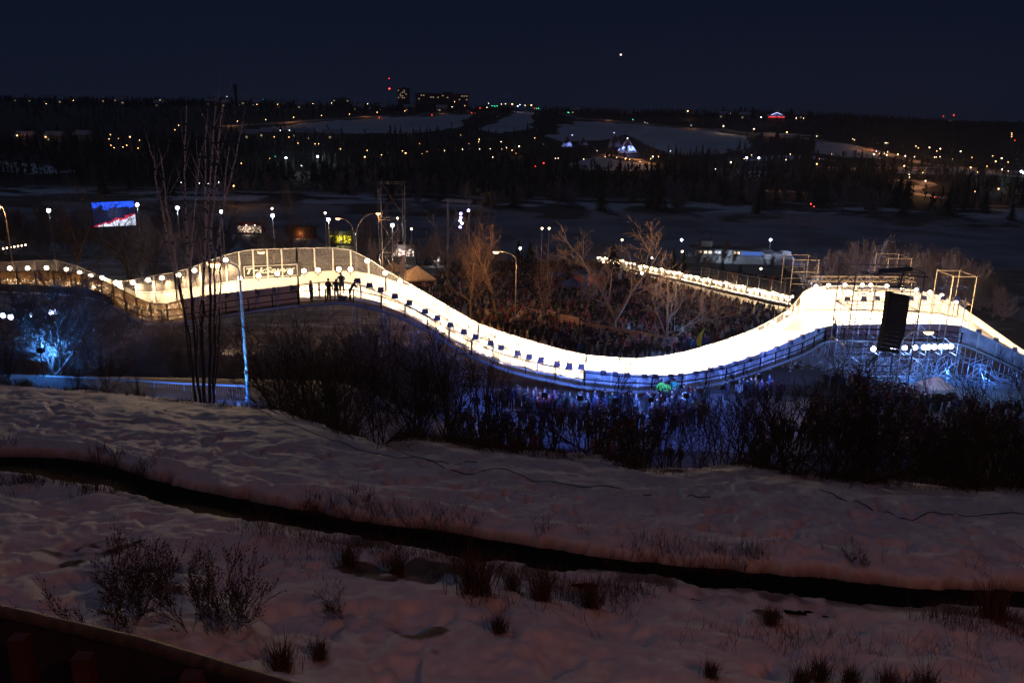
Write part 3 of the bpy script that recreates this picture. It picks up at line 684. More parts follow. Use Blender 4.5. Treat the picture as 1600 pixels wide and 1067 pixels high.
for px, py in [(720, 334), (720, 340), (719, 345), (719, 355), (732, 329), (722, 349)]:
    c_ = at(px, py, 154); t = thing('stage_lamp', 'violet stage lamp in the column on the mast', 'stage lamp', c_, 0, 'violet stage lamps on the mast')
    mb = MB(); mb.lathe([(.01, 0), (.22, 0), (.25, .1)], n=10); m_ = mb.mesh('lens', vio); o = bpy.data.objects.new('lens', m_); C.objects.link(o); o.parent = t; o.rotation_euler = (R(90), 0, 0)
    mb = MB(); mb.box((0, .2, 0), (.55, .35, .45)); mb.build('housing', black_m, t)
point('violet_glow', at(722, 345, 151), 250, (.4, .4, 1), .5)
box_tower('open scaffold frame above the left end of the platform', 1240, 1280, 405, 500, 93, 3.4, 5, pale, 0.042, to_ground=False, top_only=True)
box_tower('open scaffold frame above the middle of the platform', 1389, 1425, 403, 470, 96, 3.4, 2, pale, 0.042, to_ground=False, top_only=True)
box_tower('open scaffold frame above the right end of the platform', 1490, 1527, 431, 520, 84, 3.4, 2, pale, 0.042, to_ground=False, top_only=True)
# truss over the platform's back wall
t = thing('lighting_truss', 'pale lighting truss along the top of the platform back wall', 'truss'); A = at(1268, 440, 93); B = at(1432, 441, 93)
for dz, dy in ((0, 0), (.55, .3), (0, .6)):
    mb = MB(); mb.tubes([A+[0, dy, dz]], [B+[0, dy, dz]], .05, .05, 6); mb.build('chord', pale, t)
mb = MB(); k = 24
for i in range(k): mb.tubes([A+(B-A)*i/k+[0, (i % 2)*.3, (i % 2)*.55]], [A+(B-A)*(i+1)/k+[0, ((i+1) % 2)*.3, ((i+1) % 2)*.55]], .03, .03, 4)
mb.build('lattice', pale, t)
for px in (1275, 1320, 1370, 1425):
    c_ = at(px, 441, 93); mb = MB(); mb.tubes([c_-[0, 0, 3.8]], [c_], .06, .06, 6); mb.build('upright', pale, t)
# loudspeaker tower in front
y_ = 70
t_, (a, b, zt, zb) = box_tower('dark loudspeaker tower of thin tubes in front of the platform', 1338, 1446, 424, 600, y_, 3.6, 6, mat('dark_tube', (0.11, 0.10, 0.09), .5, .5), 0.05)
mb = MB(); mb.bar(at(1372, 424, y_-.1), at(1425, 420, y_-.1), .3, .35); mb.build('header_beam', black_m, t_)
mb = MB(); c0 = at(1412, 424, y_); mb.bar(c0, at(1404, 452, y_), .12); mb.bar(at(1345, 427, y_), at(1450, 433, y_), .1); mb.build('hoist', black_m, t_)
la = thing('loudspeaker_array', 'tall curved black loudspeaker column hanging in front of the bright platform', 'loudspeaker', at(1402, 455, y_-.4))
P0 = at(1402, 458, y_-.4); K = 14
for k in range(K):
    f = k/(K-1); px = 1402-8*f-6*f*f; py = 462+f*85; c_ = at(px, py, y_-.4)-P0+np.array(at(1402, 458, y_-.4))-np.array(la.location)
    mb = MB(); mb.box((0, 0, 0), (1.72, .75, .34), taper=1.0); mb.box((0, -.39, 0), (1.5, .04, .24)); mb.box((-.88, 0, 0), (.04, .8, .37)); mb.box((.88, 0, 0), (.04, .8, .37))
    o = mb.build('speaker_box', mat('speaker_black', (0.008, 0.008, 0.009), .8, spec=.1), la); o.location = tuple(float(v) for v in c_); o.rotation_euler = (R(-2-10*f), R(10-2*f), 0)
mb = MB(); mb.bar((-.7, 0, .35), (.7, 0, .35), .2, .15); mb.bar((0, 0, .35), (0, 0, 1.3), .06); mb.build('fly_bar', black_m, la)
# bright lamps under the platform deck
for k, px in enumerate([1365, 1396, 1405, 1414, 1430, 1444, 1451, 1460, 1470, 1478, 1486]):
    c_ = at(px, 545-0.03*(px-1365), 78.5); c = 'blue white work lamp glowing under the platform deck'
    t = thing('work_lamp', c, 'lamp', c_, 0, 'work lamps under the platform deck')
    mb = MB(); mb.box((0, .15, 0), (.55, .15, .4)); mb.build('housing', black_m, t); mb = MB(); mb.tubes([(0, .15, .2)], [(0, .9, 1.3)], .025, .025, 5); mb.build('hanger', black_m, t)
    mb = MB(); mb.lathe([(.01, 0), (.27, 0), (.27, .05)], n=10); o = bpy.data.objects.new('lens', mb.mesh('lens', blue_l)); C.objects.link(o); o.parent = t; o.rotation_euler = (R(90), 0, 0); o.location = (0, .05, 0)
    if k % 2 == 0: point('work_lamp_light', c_-[0, .5, .2], 260, (.22, .42, 1.0), .25)
for px, dd, en in [(1420, 83, 600), (1480, 83, 600), (1540, 82, 700), (1350, 82, 200)]:
    c_ = at(px, 575, dd); c_[2] = ground(c_[0], c_[1])+1.2; point('blue_scaffold_light', c_, en, (.06, .24, 1.0), .3)
for px, en in [(1530, 350), (1580, 350)]:
    c_ = at(px, 560, 74); point('blue_scaffold_light', c_, en, (.12, .35, 1.0), .3)
# lamps under left end of track
for px, py in [(5, 493), (17, 495), (50, 492), (80, 488), (87, 487), (146, 515)]:
    c_ = at(px, py, 76); t = thing('work_lamp', 'blue white work lamp glowing under the left end of the track', 'lamp', c_, 0, 'work lamps under the left track')
    mb = MB(); mb.box((0, .12, 0), (.4, .15, .35)); mb.build('housing', black_m, t); mb = MB(); mb.tubes([(0, .12, .15)], [(0, .8, 2.0)], .025, .025, 5); mb.build('hanger', black_m, t)
    mb = MB(); r_ = .1 if px > 100 else .26; mb.lathe([(.01, 0), (r_, 0), (r_, .04)], n=10); o = bpy.data.objects.new('lens', mb.mesh('lens', blue_l)); C.objects.link(o); o.parent = t; o.rotation_euler = (R(90), 0, 0)
# blue floodlights in the spectators' area, wash boards, crowd, trees, lamp post
def blue_flood(label, px, py, y, h, energy, col=(.12, .26, 1.0), tgt=None, ang=150):
    p_ = onground(px, py, y); t = thing('blue_floodlight', label, 'floodlight', p_, 0, 'blue wash lights on stands')
    mb = MB(); mb.tubes([(0, 0, 0)], [(0, 0, h)], .035, .03, 6)
    for a_ in (0, 2.1, 4.2): mb.tubes([(0, 0, .9)], [(math.cos(a_)*.6, math.sin(a_)*.6, 0)], .02, .02, 4)
    mb.build('stand', black_m, t)
    mb = MB(); mb.box((0, .08, h+.15), (.4, .3, .3)); mb.build('housing', black_m, t)
    mb = MB(); mb.lathe([(.01, 0), (.15, 0), (.17, .02)], n=10); o = bpy.data.objects.new('lens', mb.mesh('lens', emat('blue_lens', (.1, .3, 1), 4))); C.objects.link(o); o.parent = t; o.location = (0, .24, h+.15); o.rotation_euler = (R(-90), 0, 0)
    L = p_+[0, 0.5, h+.15]
    if tgt is not None: spot('blue_beam', L, tgt, energy, col, ang, .8, .2)
    else: point('blue_light', L, energy, col, .2)
for k, px in enumerate(range(850, 1290, 55)):
    i = idx(px); blue_flood('blue wash light on a stand %s' % ('behind the bushes' if px < 1080 else 'below the climbing track'), px, 650, W3[i][1]-9, 2.4, 2200, tgt=W3[i]+[0, 0, 1.6], ang=75)
for px, y, e_ in [(760, 60, 420), (830, 56, 480), (950, 55, 420), (1060, 55, 460), (1160, 57, 170), (1300, 60, 60), (660, 62, 220)]:
    p_ = onground(px, 650, y); point('blue_crowd_light', p_+[0, 0, 5.0], e_, (.06, .18, 1.0), .4)
blue_flood('blue wash light at the foot of the left trees', 70, 600, 50, 1.6, 1700, (.06, .28, 1.0))
blue_flood('blue wash light behind the left railing', 150, 600, 60, 3.5, 350, (.05, .18, 1.0))
blue_flood('blue wash light aimed at the street lamp beside the poplars', 350, 640, 43.2, .3, 3600, (.11, .40, 1.0), tgt=at(381, 540, 46), ang=75)
for px, y in [(990, 100), (1060, 84), (1110, 84)]:
    p_ = onground(px, 540, y); point('blue_infield_light', p_+[0, 0, 2.8], 200, (.15, .38, 1.0), .3)
point('thicket_fill_light', at(1350, 425, 106), 1300, (.62, .62, 1.0), .5); point('thicket_fill_light', at(1455, 440, 108), 1100, (.8, .65, .9), .5)  # fill lights added behind the platform to brighten the bare trees
L_ = at(240, 612, 45.2); L_[2] = ground(L_[0], 45.2)+.4; point('blue_rail_light', L_, 260, (.05, .22, 1.0), .2)
L_ = at(350, 622, 44.8); L_[2] = ground(L_[0], 44.8)+.4; point('blue_rail_light', L_, 260, (.05, .22, 1.0), .2)
point('spiky_tree_light', at(1272, 440, 99), 500, (.6, .7, 1.0), .3)
# tents
def tent(label, pxl, pxr, pyr, pye, pyb, y, m_, rz=0.3, grp=None, wallm=None, h_e=2.2):
    if y > 90: y = float(gp((pxl+pxr)/2, pyb)[1])
    a = at(pxl, pye, y); b = at(pxr, pye, y); cx = (a[0]+b[0])/2; w_ = (b[0]-a[0])/1.25; g = ground(cx, y); ze = max(a[2]-g, h_e); zr = max(at((pxl+pxr)/2, pyr, y)[2]-g, ze+.6)
    t = thing('canopy_tent', label, 'tent', (cx, y, g), rz, grp); h = w_/2
    mb = MB(); N = 5
    c_ = [(-h, -h), (h, -h), (h, h), (-h, h)]
    V = [(*q_, ze) for q_ in c_]; V2 = [(x_*.45, y_*.45, ze+(zr-ze)*.55) for x_, y_ in c_]; V3 = [(0, 0, zr)]
    mb.add(V+V2+V3, [[0, 1, 5, 4], [1, 2, 6, 5], [2, 3, 7, 6], [3, 0, 4, 7]]); mb.add(V+V2+V3, [[4, 5, 8], [5, 6, 8], [6, 7, 8], [7, 4, 8]])
    V4 = [(*q_, ze-.3) for q_ in c_]; mb.add(V+V4, [[0, 4, 5, 1], [1, 5, 6, 2], [2, 6, 7, 3], [3, 7, 4, 0]]); mb.build('canopy', m_, t)
    for x_, y_ in c_: mb = MB(); mb.tubes([(x_*.98, y_*.98, 0)], [(x_*.98, y_*.98, ze)], .04, .04, 6); mb.build('leg', steel, t)
    if wallm:
        mb = MB(); mb.box((0, h*.96, ze/2), (w_*.95, .03, ze)); mb.box((-h*.96, 0, ze/2), (.03, w_*.95, ze)); mb.build('side_wall', wallm, t)
    return t
tan = mat('tan_canvas', (0.62, 0.40, 0.22), .8, var=.15, vscale=1); white_c = mat('white_canvas', (.8, .8, .8), .7, var=.1, vscale=1); blue_c = mat('blue_canvas', (.05, .10, .28), .7); redc = mat('red_panel', (.25, .04, .04), .6)
tent('tan peaked tent just behind the track descent', 622, 682, 415, 432, 450, 112, tan, .35, wallm=redc)
tent('smaller tan tent left of the peaked tan tent', 590, 640, 409, 418, 440, 125, tan, .2, wallm=white_c)
tent('dark blue canopy tent in the infield crowd', 878, 912, 434, 444, 462, 150, blue_c, .3)
tent('blue lit white tent at the foot of the right scaffolding', 1437, 1488, 588, 602, 628, 66, white_c, .2, wallm=white_c)
point('tent_light', at(1452, 570, 62.5), 420, (.35, .5, 1), .3)
for px, py in [(868, 432), (1165, 437)]: tent('blue stall roof near the far track', px-14, px+14, py-4, py, py+12, 165, blue_c, .1, grp='blue stall roofs')
q_ = gp(645, 452); point('tent_work_light', (q_[0]-5, q_[1]-5, q_[2]+6.5), 2600, (1, .62, .32), .3)
# food stalls and containers
def stall(label, pxl, pxr, pyt, pyb, y, body, roof, glow=None, dep=3.0, rz=0, cat='food stall', gm=None, gcol=(1, .8, .4), ge=0, roofov=.3):
    y = float(gp((pxl+pxr)/2, pyb+4)[1]); dep = dep*1.3; ge = ge*3
    a = at(pxl, pyb, y); b = at(pxr, pyt, y); w_ = b[0]-a[0]; cx = (a[0]+b[0])/2; g = ground(cx, y); H = max(b[2]-g, 2.5)
    t = thing('food_stall', label, cat, (cx, y, g), rz)
    mb = MB(); mb.box((0, dep/2, H/2), (w_, dep, H)); mb.build('cabin', body, t)
    mb = MB(); mb.box((0, dep/2-.2, H+.12), (w_+roofov, dep+roofov+.4, .18)); mb.build('roof', roof, t)
    if gm:
        mb = MB(); mb.box((0, -.05, H*.62), (w_*.8, .06, H*.34)); mb.build('serving_hatch', gm, t)
        mb = MB(); mb.box((0, -.3, H*.42), (w_*.85, .5, .06)); mb.build('counter', steel, t)
    if ge: point('stall_light', (cx, y-1.2, g+H*.6), ge, gcol, .3)
    return t
yel = emat('yellow_sign', (.9, .62, .03), 1.4); wrm = emat('warm_hatch', (1.0, .72, .5), 1.6); dkred = mat('dark_red_box', (.16, .035, .03), .6); grey_b = mat('grey_box', (.2, .2, .22), .6)
def windowed(name, c1, s):
    m_ = bpy.data.materials.new(name); m_.use_nodes = True; n_ = m_.node_tree; b_ = n_.nodes['Principled BSDF']; b_.inputs['Base Color'].default_value = (.02, .02, .02, 1)
    tc_ = n_.nodes.new('ShaderNodeTexCoord'); v_ = n_.nodes.new('ShaderNodeTexNoise'); v_.inputs['Scale'].default_value = 1.6; v_.inputs['Detail'].default_value = 6; n_.links.new(tc_.outputs['Object'], v_.inputs['Vector'])
    r_ = n_.nodes.new('ShaderNodeValToRGB'); r_.color_ramp.elements[0].position = .45; r_.color_ramp.elements[0].color = (0, 0, 0, 1); r_.color_ramp.elements[1].position = .62; r_.color_ramp.elements[1].color = (*c1, 1)
    n_.links.new(v_.outputs['Fac'], r_.inputs[0]); n_.links.new(r_.outputs[0], b_.inputs['Emission Color']); b_.inputs['Emission Strength'].default_value = s
    try: m_.cycles.emission_sampling = 'NONE'
    except Exception: pass
    return m_
stall('food stall with glowing yellow sign and grey roof above the track hump', 513, 552, 362, 390, 110, grey_b, mat('grey_roof', (.3, .3, .36), .6), gm=windowed('yellow_menu', (1, .8, .03), 2.6), ge=120, gcol=(1, .85, .3))
stall('dark brown container with patterned front left of the yellow stall', 447, 492, 355, 378, 130, mat('rusty_container', (.25, .10, .03), .6, var=.7, vscale=.8), black_m, ge=60, gcol=(1, .5, .25))
stall('open kiosk with warm lit counter behind the tan tents', 611, 650, 383, 410, 125, grey_b, black_m, gm=windowed('kiosk_goods', (1, .75, .6), 3.0), ge=160, gcol=(1, .8, .7))
stall('small red kiosk with white lit window', 567, 581, 375, 392, 122, dkred, black_m, gm=windowed('kiosk_window', (.9, .9, 1), 3), ge=30, gcol=(1, 1, 1))
stall('kiosk with warm spotted lights left of the dark brown container', 368, 412, 348, 372, 140, dkred, grey_b, gm=windowed('kiosk_window_b', (1, .7, .5), 1.5), ge=50, gcol=(1, .7, .5))
stall('small lit white kiosk right of the tan tents', 676, 687, 401, 412, 130, grey_b, grey_b, gm=windowed('kiosk_window_c', (1, .95, .8), 4), ge=30, gcol=(1, 1, .9))
stall('long red roofed stall in the infield crowd', 895, 945, 430, 450, 158, dkred, mat('blue_roof', (.08, .12, .2), .6), ge=30, gcol=(1, .6, .5))
for k, (px, py) in enumerate([(385, 352), (398, 352), (380, 384), (545, 366), (556, 366), (535, 368)]):
    c_ = at(px, py, float(gp(px, 392)[1])-2.2); t = thing('stall_lamp', 'small bright lamp hanging on a food stall front', 'lamp', c_, 0, 'lamps on the food stalls'); mb = MB(); mb.lathe([(.01, -.16), (.14, -.08), (.16, .0), (.1, .12), (.01, .16)], n=8); mb.build('bulb', white_l if k != 2 else gold_l, t); mb = MB(); mb.tubes([(0, 0, .1)], [(0, 0, .5)], .01, .01, 4); mb.build('cord', black_m, t)
# string of lamps on the marquee at the left edge
t = tent('pale marquee with a string of lamps at the left edge', -30, 28, 374, 392, 405, 110, white_c, .1)
for k in range(7):
    c_ = at(5+k*5.8, 388.5-k*.95, 108); t = thing('festoon_lamp', 'small festoon lamp along the marquee at the left edge', 'lamp', c_, 0, 'festoon lamps at the left edge'); mb = MB(); mb.lathe([(.01, -.12), (.11, 0), (.01, .12)], n=8); mb.build('bulb', warm_l, t); mb = MB(); mb.tubes([(0, 0, .1)], [(0, 0, .3)], .01, .01, 4); mb.build('socket', black_m, t)
# feather flags and banners
def flag(label, px, pyt, pyb, y, m_, w_=.7, lean=.3):
    top = at(px, pyt, y); H0 = at(px, pyb, y)[2]; g = ground(top[0], y); t = thing('feather_flag', label, 'flag', (top[0], y, g)); H = top[2]-g
    mb = MB(); mb.poly_tube([(0, 0, 0), (0, 0, H*.6), (lean*.3, 0, H*.9), (lean, 0, H)], [.03, .025, .02, .015], 6); mb.build('pole', steel, t)
    zb = min(H0-g, H*.6); zb = max(zb, .6); K = 8; V = []; 
    for k in range(K+1):
        f = k/K; zz = zb+(H-zb)*f; ww = w_*(1-f**3)*(.75+.25*math.sin(f*3)); V += [(lean*f**3*.9, 0, zz), (lean*f**3*.9-ww, .08*math.sin(f*7), zz)]
    mb = MB(); mb.add(V, [[2*k, 2*k+1, 2*k+3, 2*k+2] for k in range(K)]); mb.build('cloth', m_, t)
flag('yellow green feather flag above the low bright track', 1098, 512, 541, 82, mat('lime_cloth', (.55, .65, .05), .7), .55)
flag('orange red feather flag right of the far track', 1210, 428, 450, 150, mat('orange_cloth', (.75, .12, .04), .7), .9)
flag('tall thin white flag in the infield crowd', 1029, 432, 462, 130, white_c, .5)
flag('blue flag in the infield crowd', 1003, 433, 450, 150, mat('blue_cloth', (.1, .15, .6), .7), .6)
flag('orange flag left of the blue flag', 992, 428, 446, 152, mat('amber_cloth', (.6, .3, .05), .7), .6)
flag('violet white flag below the bright far corner of the track', 972, 420, 436, 155, mat('lilac_cloth', (.6, .6, .9), .7), .8)
flag('white flag beside the kiosk behind the tan tents', 631, 396, 413, 122, white_c, .8)
for lb, c_, px, pyt, pyb in [('pale poster panel right of the blue canopy tent', (.35, .4, .55), 929, 446, 462), ('dark blue poster panel left of the pale poster', (.06, .12, .35), 913, 428, 455)]:
    a = at(px-4, pyb, 140); b = at(px+5, pyb, 140); h_ = at(px, pyt, 140)[2]-a[2]; t = thing('poster_stand', lb, 'poster stand', (0, 0, 0)); quad_panel(t, 'poster', a, b, a+[0, 0, h_], b+[0, 0, h_], mat('poster'+str(px), c_, .6), .06); mb = MB(); mb.bar((a[0], 140.1, ground(a[0], 140)), a+[0, .1, h_], .07); mb.bar((b[0], 140.1, ground(b[0], 140)), b+[0, .1, h_], .07); mb.build('frame', steel, t)
# low barriers with pinkish sheeting in the infield
sheet_m = mat('pink_grey_sheeting', (.40, .29, .30), .8, var=.3, vscale=.7)
def barrier(label, pts, h=1.15, cat='barrier', m_=sheet_m, step=3):
    P = np.array([gp(*q_) for q_ in pts]); t = thing('crowd_barrier', label, cat, (0, 0, 0), 0, 'sheeted crowd barriers'); us = arcs(P, step)
    for k in range(len(us)-1):
        a = pick(P, us[k]); b = pick(P, us[k+1]); quad_panel(t, 'panel', a+[0, 0, .05], b-[0, 0, -.05], a+[0, 0, h], b+[0, 0, h], m_, .04)
        mb = MB(); mb.bar(a-[0, 0, .1], a+[0, 0, h+.05], .07); mb.build('post', steel, t)
barrier('long pinkish sheeted barrier behind the orange lit trees', [(730, 466), (780, 478), (846, 498)])
barrier('short raised pinkish barrier in the infield', [(855, 499), (868, 503)], 1.5)
barrier('tall pinkish barrier block right of the short one', [(872, 512), (904, 520)], 2.1)
barrier('pinkish barrier running right behind the big forked tree', [(905, 522), (985, 537), (1058, 552)], 1.7)
# railing at the left behind the crest, blue lit
rl = thing('railing', 'blue lit metal railing on the crest left of the street lamp', 'railing'); pts = [(60, 588), (180, 592), (280, 599), (384, 603)]
TP = np.array([at(px, py, 46.5-(px-384)*.012) for px, py in pts]); BP = TP.copy(); BP[:, 2] -= 1.35
mb = MB(); mb.poly_tube(TP, .065, 8); mb.build('handrail', mat('painted_rail', (.75, .75, .75), .6), rl, True)
mb = MB(); mb.poly_tube(BP+[0, 0, .12], .03, 6); mb.build('bottom_rail', pole_m, rl)
us = arcs(TP, .16); mb = MB()
for u in us: p_ = pick(TP, u); q_ = pick(BP, u); mb.tubes([q_], [p_], .009, .009, 4)
mb.build('balusters', pole_m, rl)['kind'] = 'stuff'
rl.children[-1].name = 'baluster'
for u in arcs(TP, 2.2): p_ = pick(TP, u); q_ = pick(BP, u); mb = MB(); mb.tubes([q_-[0, 0, .4]], [p_], .035, .035, 6); mb.build('rail_post', pole_m, rl)
def surf(x, y): return float(G(np.array([x]), np.array([y]), True)[0][0])
# dark red board fence at the bottom left corner
bf = thing('board_fence', 'dark red board fence with pale worn top rail in the bottom left corner', 'fence'); y1, y2 = 3.4, 2.75
A = at(-180, 925, 3.9); B = at(-5, 953, 3.55); Cc = at(215, 1004, 3.1); D = at(440, 1072, 2.6); E = at(640, 1140, 2.2)
red_w = mat('dark_red_wood', (0.030, 0.004, 0.003), .75, var=.5, vscale=7, bump=.3); rub = mat('worn_rail', (.09, .065, .035), .7, var=.65, vscale=14)
PP = [A, B, Cc, D, E]; mb = MB(); mb.poly_tube(PP, .03, 8); mb.build('top_rail', rub, bf, True)
for k in range(4):
    a, b = PP[k], PP[k+1]; quad_panel(bf, 'board_panel', a*[1, 1, 0]+[0, 0, surf(a[0], max(a[1], 2.7))-.3], b*[1, 1, 0]+[0, 0, surf(b[0], max(b[1], 2.7))-.3], a-[0, 0, .035], b-[0, 0, .035], red_w, .035)
for px, py, y_ in [(30, 1000, 3.2), (130, 1030, 3.0), (300, 1060, 2.75)]:
    c_ = at(px, py, y_); mb = MB(); mb.box(c_-[0, 0, .38], (.075, .06, .8)); mb.build('batten', mat('red_batten', (.05, .007, .004), .7, var=.4, vscale=9), bf)
# black cables lying on the snow
def surf(x, y): return float(G(np.array([x]), np.array([y]), True)[0][0])
def cable(label, pts, r=.014):
    P = []
    H = np.array([slope_hit(*q_) for q_ in pts]); u = np.linspace(0, len(H)-1, 90)
    for k in u: x_ = np.interp(k, range(len(H)), H[:, 0]); y_ = np.interp(k, range(len(H)), H[:, 1]); P.append((x_, y_))
    P = np.array(P); Z = G(P[:, 0], P[:, 1], True)[0]; Z = np.convolve(np.pad(Z, 2, mode='edge'), np.ones(5)/5, 'valid')+.05
    mb = MB(); mb.poly_tube(np.c_[P, Z], r, 5); tag(mb.build('cable', black_m), label, 'cable')
cable('thin black cable on the snow below the poplar trunks', [(395, 640), (430, 655), (520, 690), (600, 712), (680, 724), (745, 722)])
cable('thin black cable crossing the middle of the snow bank', [(590, 690), (700, 735), (790, 742), (860, 756), (960, 768), (1070, 780), (1110, 776)])
cable('thin black cable on the right part of the snow bank', [(1280, 770), (1340, 788), (1400, 803), (1470, 802), (1600, 806)])
# ================================================================== PEOPLE
def ramp_mat(name, cols, rough=.8, objrand=True, attr=None):
    m_ = bpy.data.materials.new(name); m_.use_nodes = True; n_ = m_.node_tree; b_ = n_.nodes['Principled BSDF']; b_.inputs['Roughness'].default_value = rough
    r_ = n_.nodes.new('ShaderNodeValToRGB'); r_.color_ramp.interpolation = 'CONSTANT'; el = r_.color_ramp.elements
    el[0].position = 0; el[0].color = (*cols[0], 1); el[1].position = 1/len(cols); el[1].color = (*cols[1], 1)
    for i, c_ in enumerate(cols[2:]): e_ = el.new((i+2)/len(cols)); e_.color = (*c_, 1)
    if objrand: s_ = n_.nodes.new('ShaderNodeObjectInfo'); n_.links.new(s_.outputs['Random'], r_.inputs[0])
    else: s_ = n_.nodes.new('ShaderNodeAttribute'); s_.attribute_name = attr; n_.links.new(s_.outputs['Fac'], r_.inputs[0])
    n_.links.new(r_.outputs[0], b_.inputs['Base Color']); return m_
JK = [(.02, .02, .025), (.05, .05, .06), (.03, .04, .09), (.30, .04, .04), (.015, .015, .018), (.35, .36, .40), (.04, .08, .20), (.10, .04, .12), (.02, .02, .03), (.06, .06, .07), (.5, .5, .52), (.03, .09, .06), (.03, .03, .035), (.22, .14, .08), (.35, .10, .22), (.02, .03, .05)]
HT = [(.02, .02, .02), (.5, .5, .5), (.10, .05, .03), (.35, .05, .05), (.03, .03, .04), (.05, .10, .35), (.02, .02, .02), (.5, .15, .3), (.08, .05, .03), (.03, .03, .03)]
TR = [(.015, .015, .02), (.03, .04, .08), (.02, .02, .02), (.05, .05, .05)]
JK = [tuple(v*.7 for v in c) for c in JK]; HT = [tuple(v*.8 for v in c) for c in HT]
pm = [ramp_mat('jacket', JK), ramp_mat('trousers', TR), mat('skin', (.50, .30, .22), .6), ramp_mat('hat', HT)]
def person_mesh(pose='stand', seed=0, hat=True):
    rr = random.Random(seed); V = {}; E = []; Rd = {}
    def v(k, p, r): V[k] = p; Rd[k] = r
    ln = {'lean': .30, 'walk': .06}.get(pose, 0.02*rr.uniform(-1, 1)); st = .22 if pose == 'walk' else .03
    v('pel', (0, 0, .93), (.15, .12)); v('bel', (0, -ln*.3, 1.08), (.155, .12)); v('che', (0, -ln*.8, 1.28), (.18, .13)); v('sho', (0, -ln, 1.43), (.15, .10)); v('nek', (0, -ln*1.1, 1.52), (.055, .055))
    v('jaw', (0, -ln*1.2-.015, 1.60), (.075, .085)); v('hed', (0, -ln*1.25, 1.68), (.085, .10)); v('top', (0, -ln*1.25+.01, 1.76), (.06, .07))
    E += [('pel', 'bel'), ('bel', 'che'), ('che', 'sho'), ('sho', 'nek'), ('nek', 'jaw'), ('jaw', 'hed'), ('hed', 'top')]
    for s, nm in ((-1, 'l'), (1, 'r')):
        f = st*s
        v('hip'+nm, (s*.10, 0, .86), (.10, .10)); v('kne'+nm, (s*.11, -f*.6-.02, .48), (.068, .07)); v('ank'+nm, (s*.12, f, .10), (.05, .05)); v('toe'+nm, (s*.14, f-.16, .045), (.045, .035))
        E += [('pel', 'hip'+nm), ('hip'+nm, 'kne'+nm), ('kne'+nm, 'ank'+nm), ('ank'+nm, 'toe'+nm)]
        v('shj'+nm, (s*.19, -ln, 1.40), (.075, .075)); 
        if pose == 'crossed' or (pose == 'pocket'): el, wr, hd = (s*.27, .02-ln, 1.14), (s*.12, -.20-ln, 1.13), (-s*.04 if pose == 'crossed' else s*.1, -.22-ln, 1.14 if pose == 'crossed' else 1.02)
        elif pose == 'phone' and s == 1: el, wr, hd = (s*.27, -.16, 1.28), (s*.16, -.32, 1.52), (s*.13, -.35, 1.60)
        elif pose == 'lean': el, wr, hd = (s*.26, -.35, 1.22), (s*.22, -.55, 1.12), (s*.21, -.64, 1.10)
        elif pose == 'walk': el, wr, hd = (s*.27, s*.10, 1.14), (s*.28, s*.10-.12, .92), (s*.28, s*.1-.16, .84)
        else: el, wr, hd = (s*.27, .02, 1.13), (s*.28, -.06, .89), (s*.275, -.08, .80)
        v('elb'+nm, el, (.055, .055)); v('wri'+nm, wr, (.042, .042)); v('han'+nm, hd, (.04, .032))
        E += [('sho', 'shj'+nm), ('shj'+nm, 'elb'+nm), ('elb'+nm, 'wri'+nm), ('wri'+nm, 'han'+nm)]
    keys = list(V); me = bpy.data.meshes.new('person'); me.from_pydata([V[k] for k in keys], [(keys.index(a), keys.index(b)) for a, b in E], [])
    ob = bpy.data.objects.new('tmp', me); C.objects.link(ob); sk = ob.modifiers.new('s', 'SKIN'); sv = me.skin_vertices[0].data
    for i, k in enumerate(keys): sv[i].radius = Rd[k]; sv[i].use_root = (k == 'pel')
    sk.use_smooth_shade = True; sb = ob.modifiers.new('d', 'SUBSURF'); sb.levels = 1; sb.render_levels = 1
    dg = bpy.context.evaluated_depsgraph_get(); out = bpy.data.meshes.new_from_object(ob.evaluated_get(dg)); bpy.data.objects.remove(ob)
    out.name = 'person'; out.materials.clear()
    for m_ in pm: out.materials.append(m_)
    hw = [V['hanl'], V['hanr']]
    for pl in out.polygons:
        c_ = pl.center; k = 0
        if any(math.dist(c_, h_) < .055 for h_ in hw): k = 2
        elif c_[2] > 1.685 or (c_[2] > 1.58 and c_[1] > -ln*1.25+.0): k = 3
        elif c_[2] > 1.535: k = 2
        elif c_[2] < .90: k = 1
        pl.material_index = k
    return out
POSES = ['stand', 'crossed', 'phone', 'walk', 'lean', 'pocket', 'stand', 'pocket']
PMESH = [person_mesh(p_, i) for i, p_ in enumerate(POSES)]
PW = {'stand': 'arms down', 'crossed': 'arms folded', 'phone': 'raising a phone', 'walk': 'walking', 'lean': 'leaning forward', 'pocket': 'hands forward'}
CN = [('black', (.014, .014, .017), 8), ('charcoal', (.04, .04, .045), 6), ('navy', (.02, .03, .08), 6), ('red', (.22, .025, .025), 2), ('light grey', (.26, .27, .30), 2), ('blue', (.03, .06, .20), 3), ('purple', (.09, .03, .11), 2), ('white', (.42, .42, .44), 1.4), ('dark green', (.02, .06, .035), 2), ('tan', (.16, .10, .055), 1.5), ('pink', (.28, .08, .17), 1), ('teal', (.02, .12, .11), 1)]
CMESH = {}
def cmesh(k, ci):
    if (k, ci) not in CMESH: m_ = PMESH[k].copy(); m_.materials[0] = mat(CN[ci][0].replace(' ', '_')+'_jacket', CN[ci][1], .8); CMESH[(k, ci)] = m_
    return CMESH[(k, ci)]
def person(loc, rz, k, label, group=None, sc=1.0, dark=False):
    o = bpy.data.objects.new('person', PMESH[k]); C.objects.link(o); o.location = tuple(float(q_) for q_ in loc); o.rotation_euler = (0, 0, rz); o.scale = (sc*random.uniform(.95, 1.08), sc, sc)
    return tag(o, label, 'person', group)
def person2(*a, **k):
    o = person(*a, **k); o.scale = (1.22, 1.2, o.scale[2]*1.06); return o
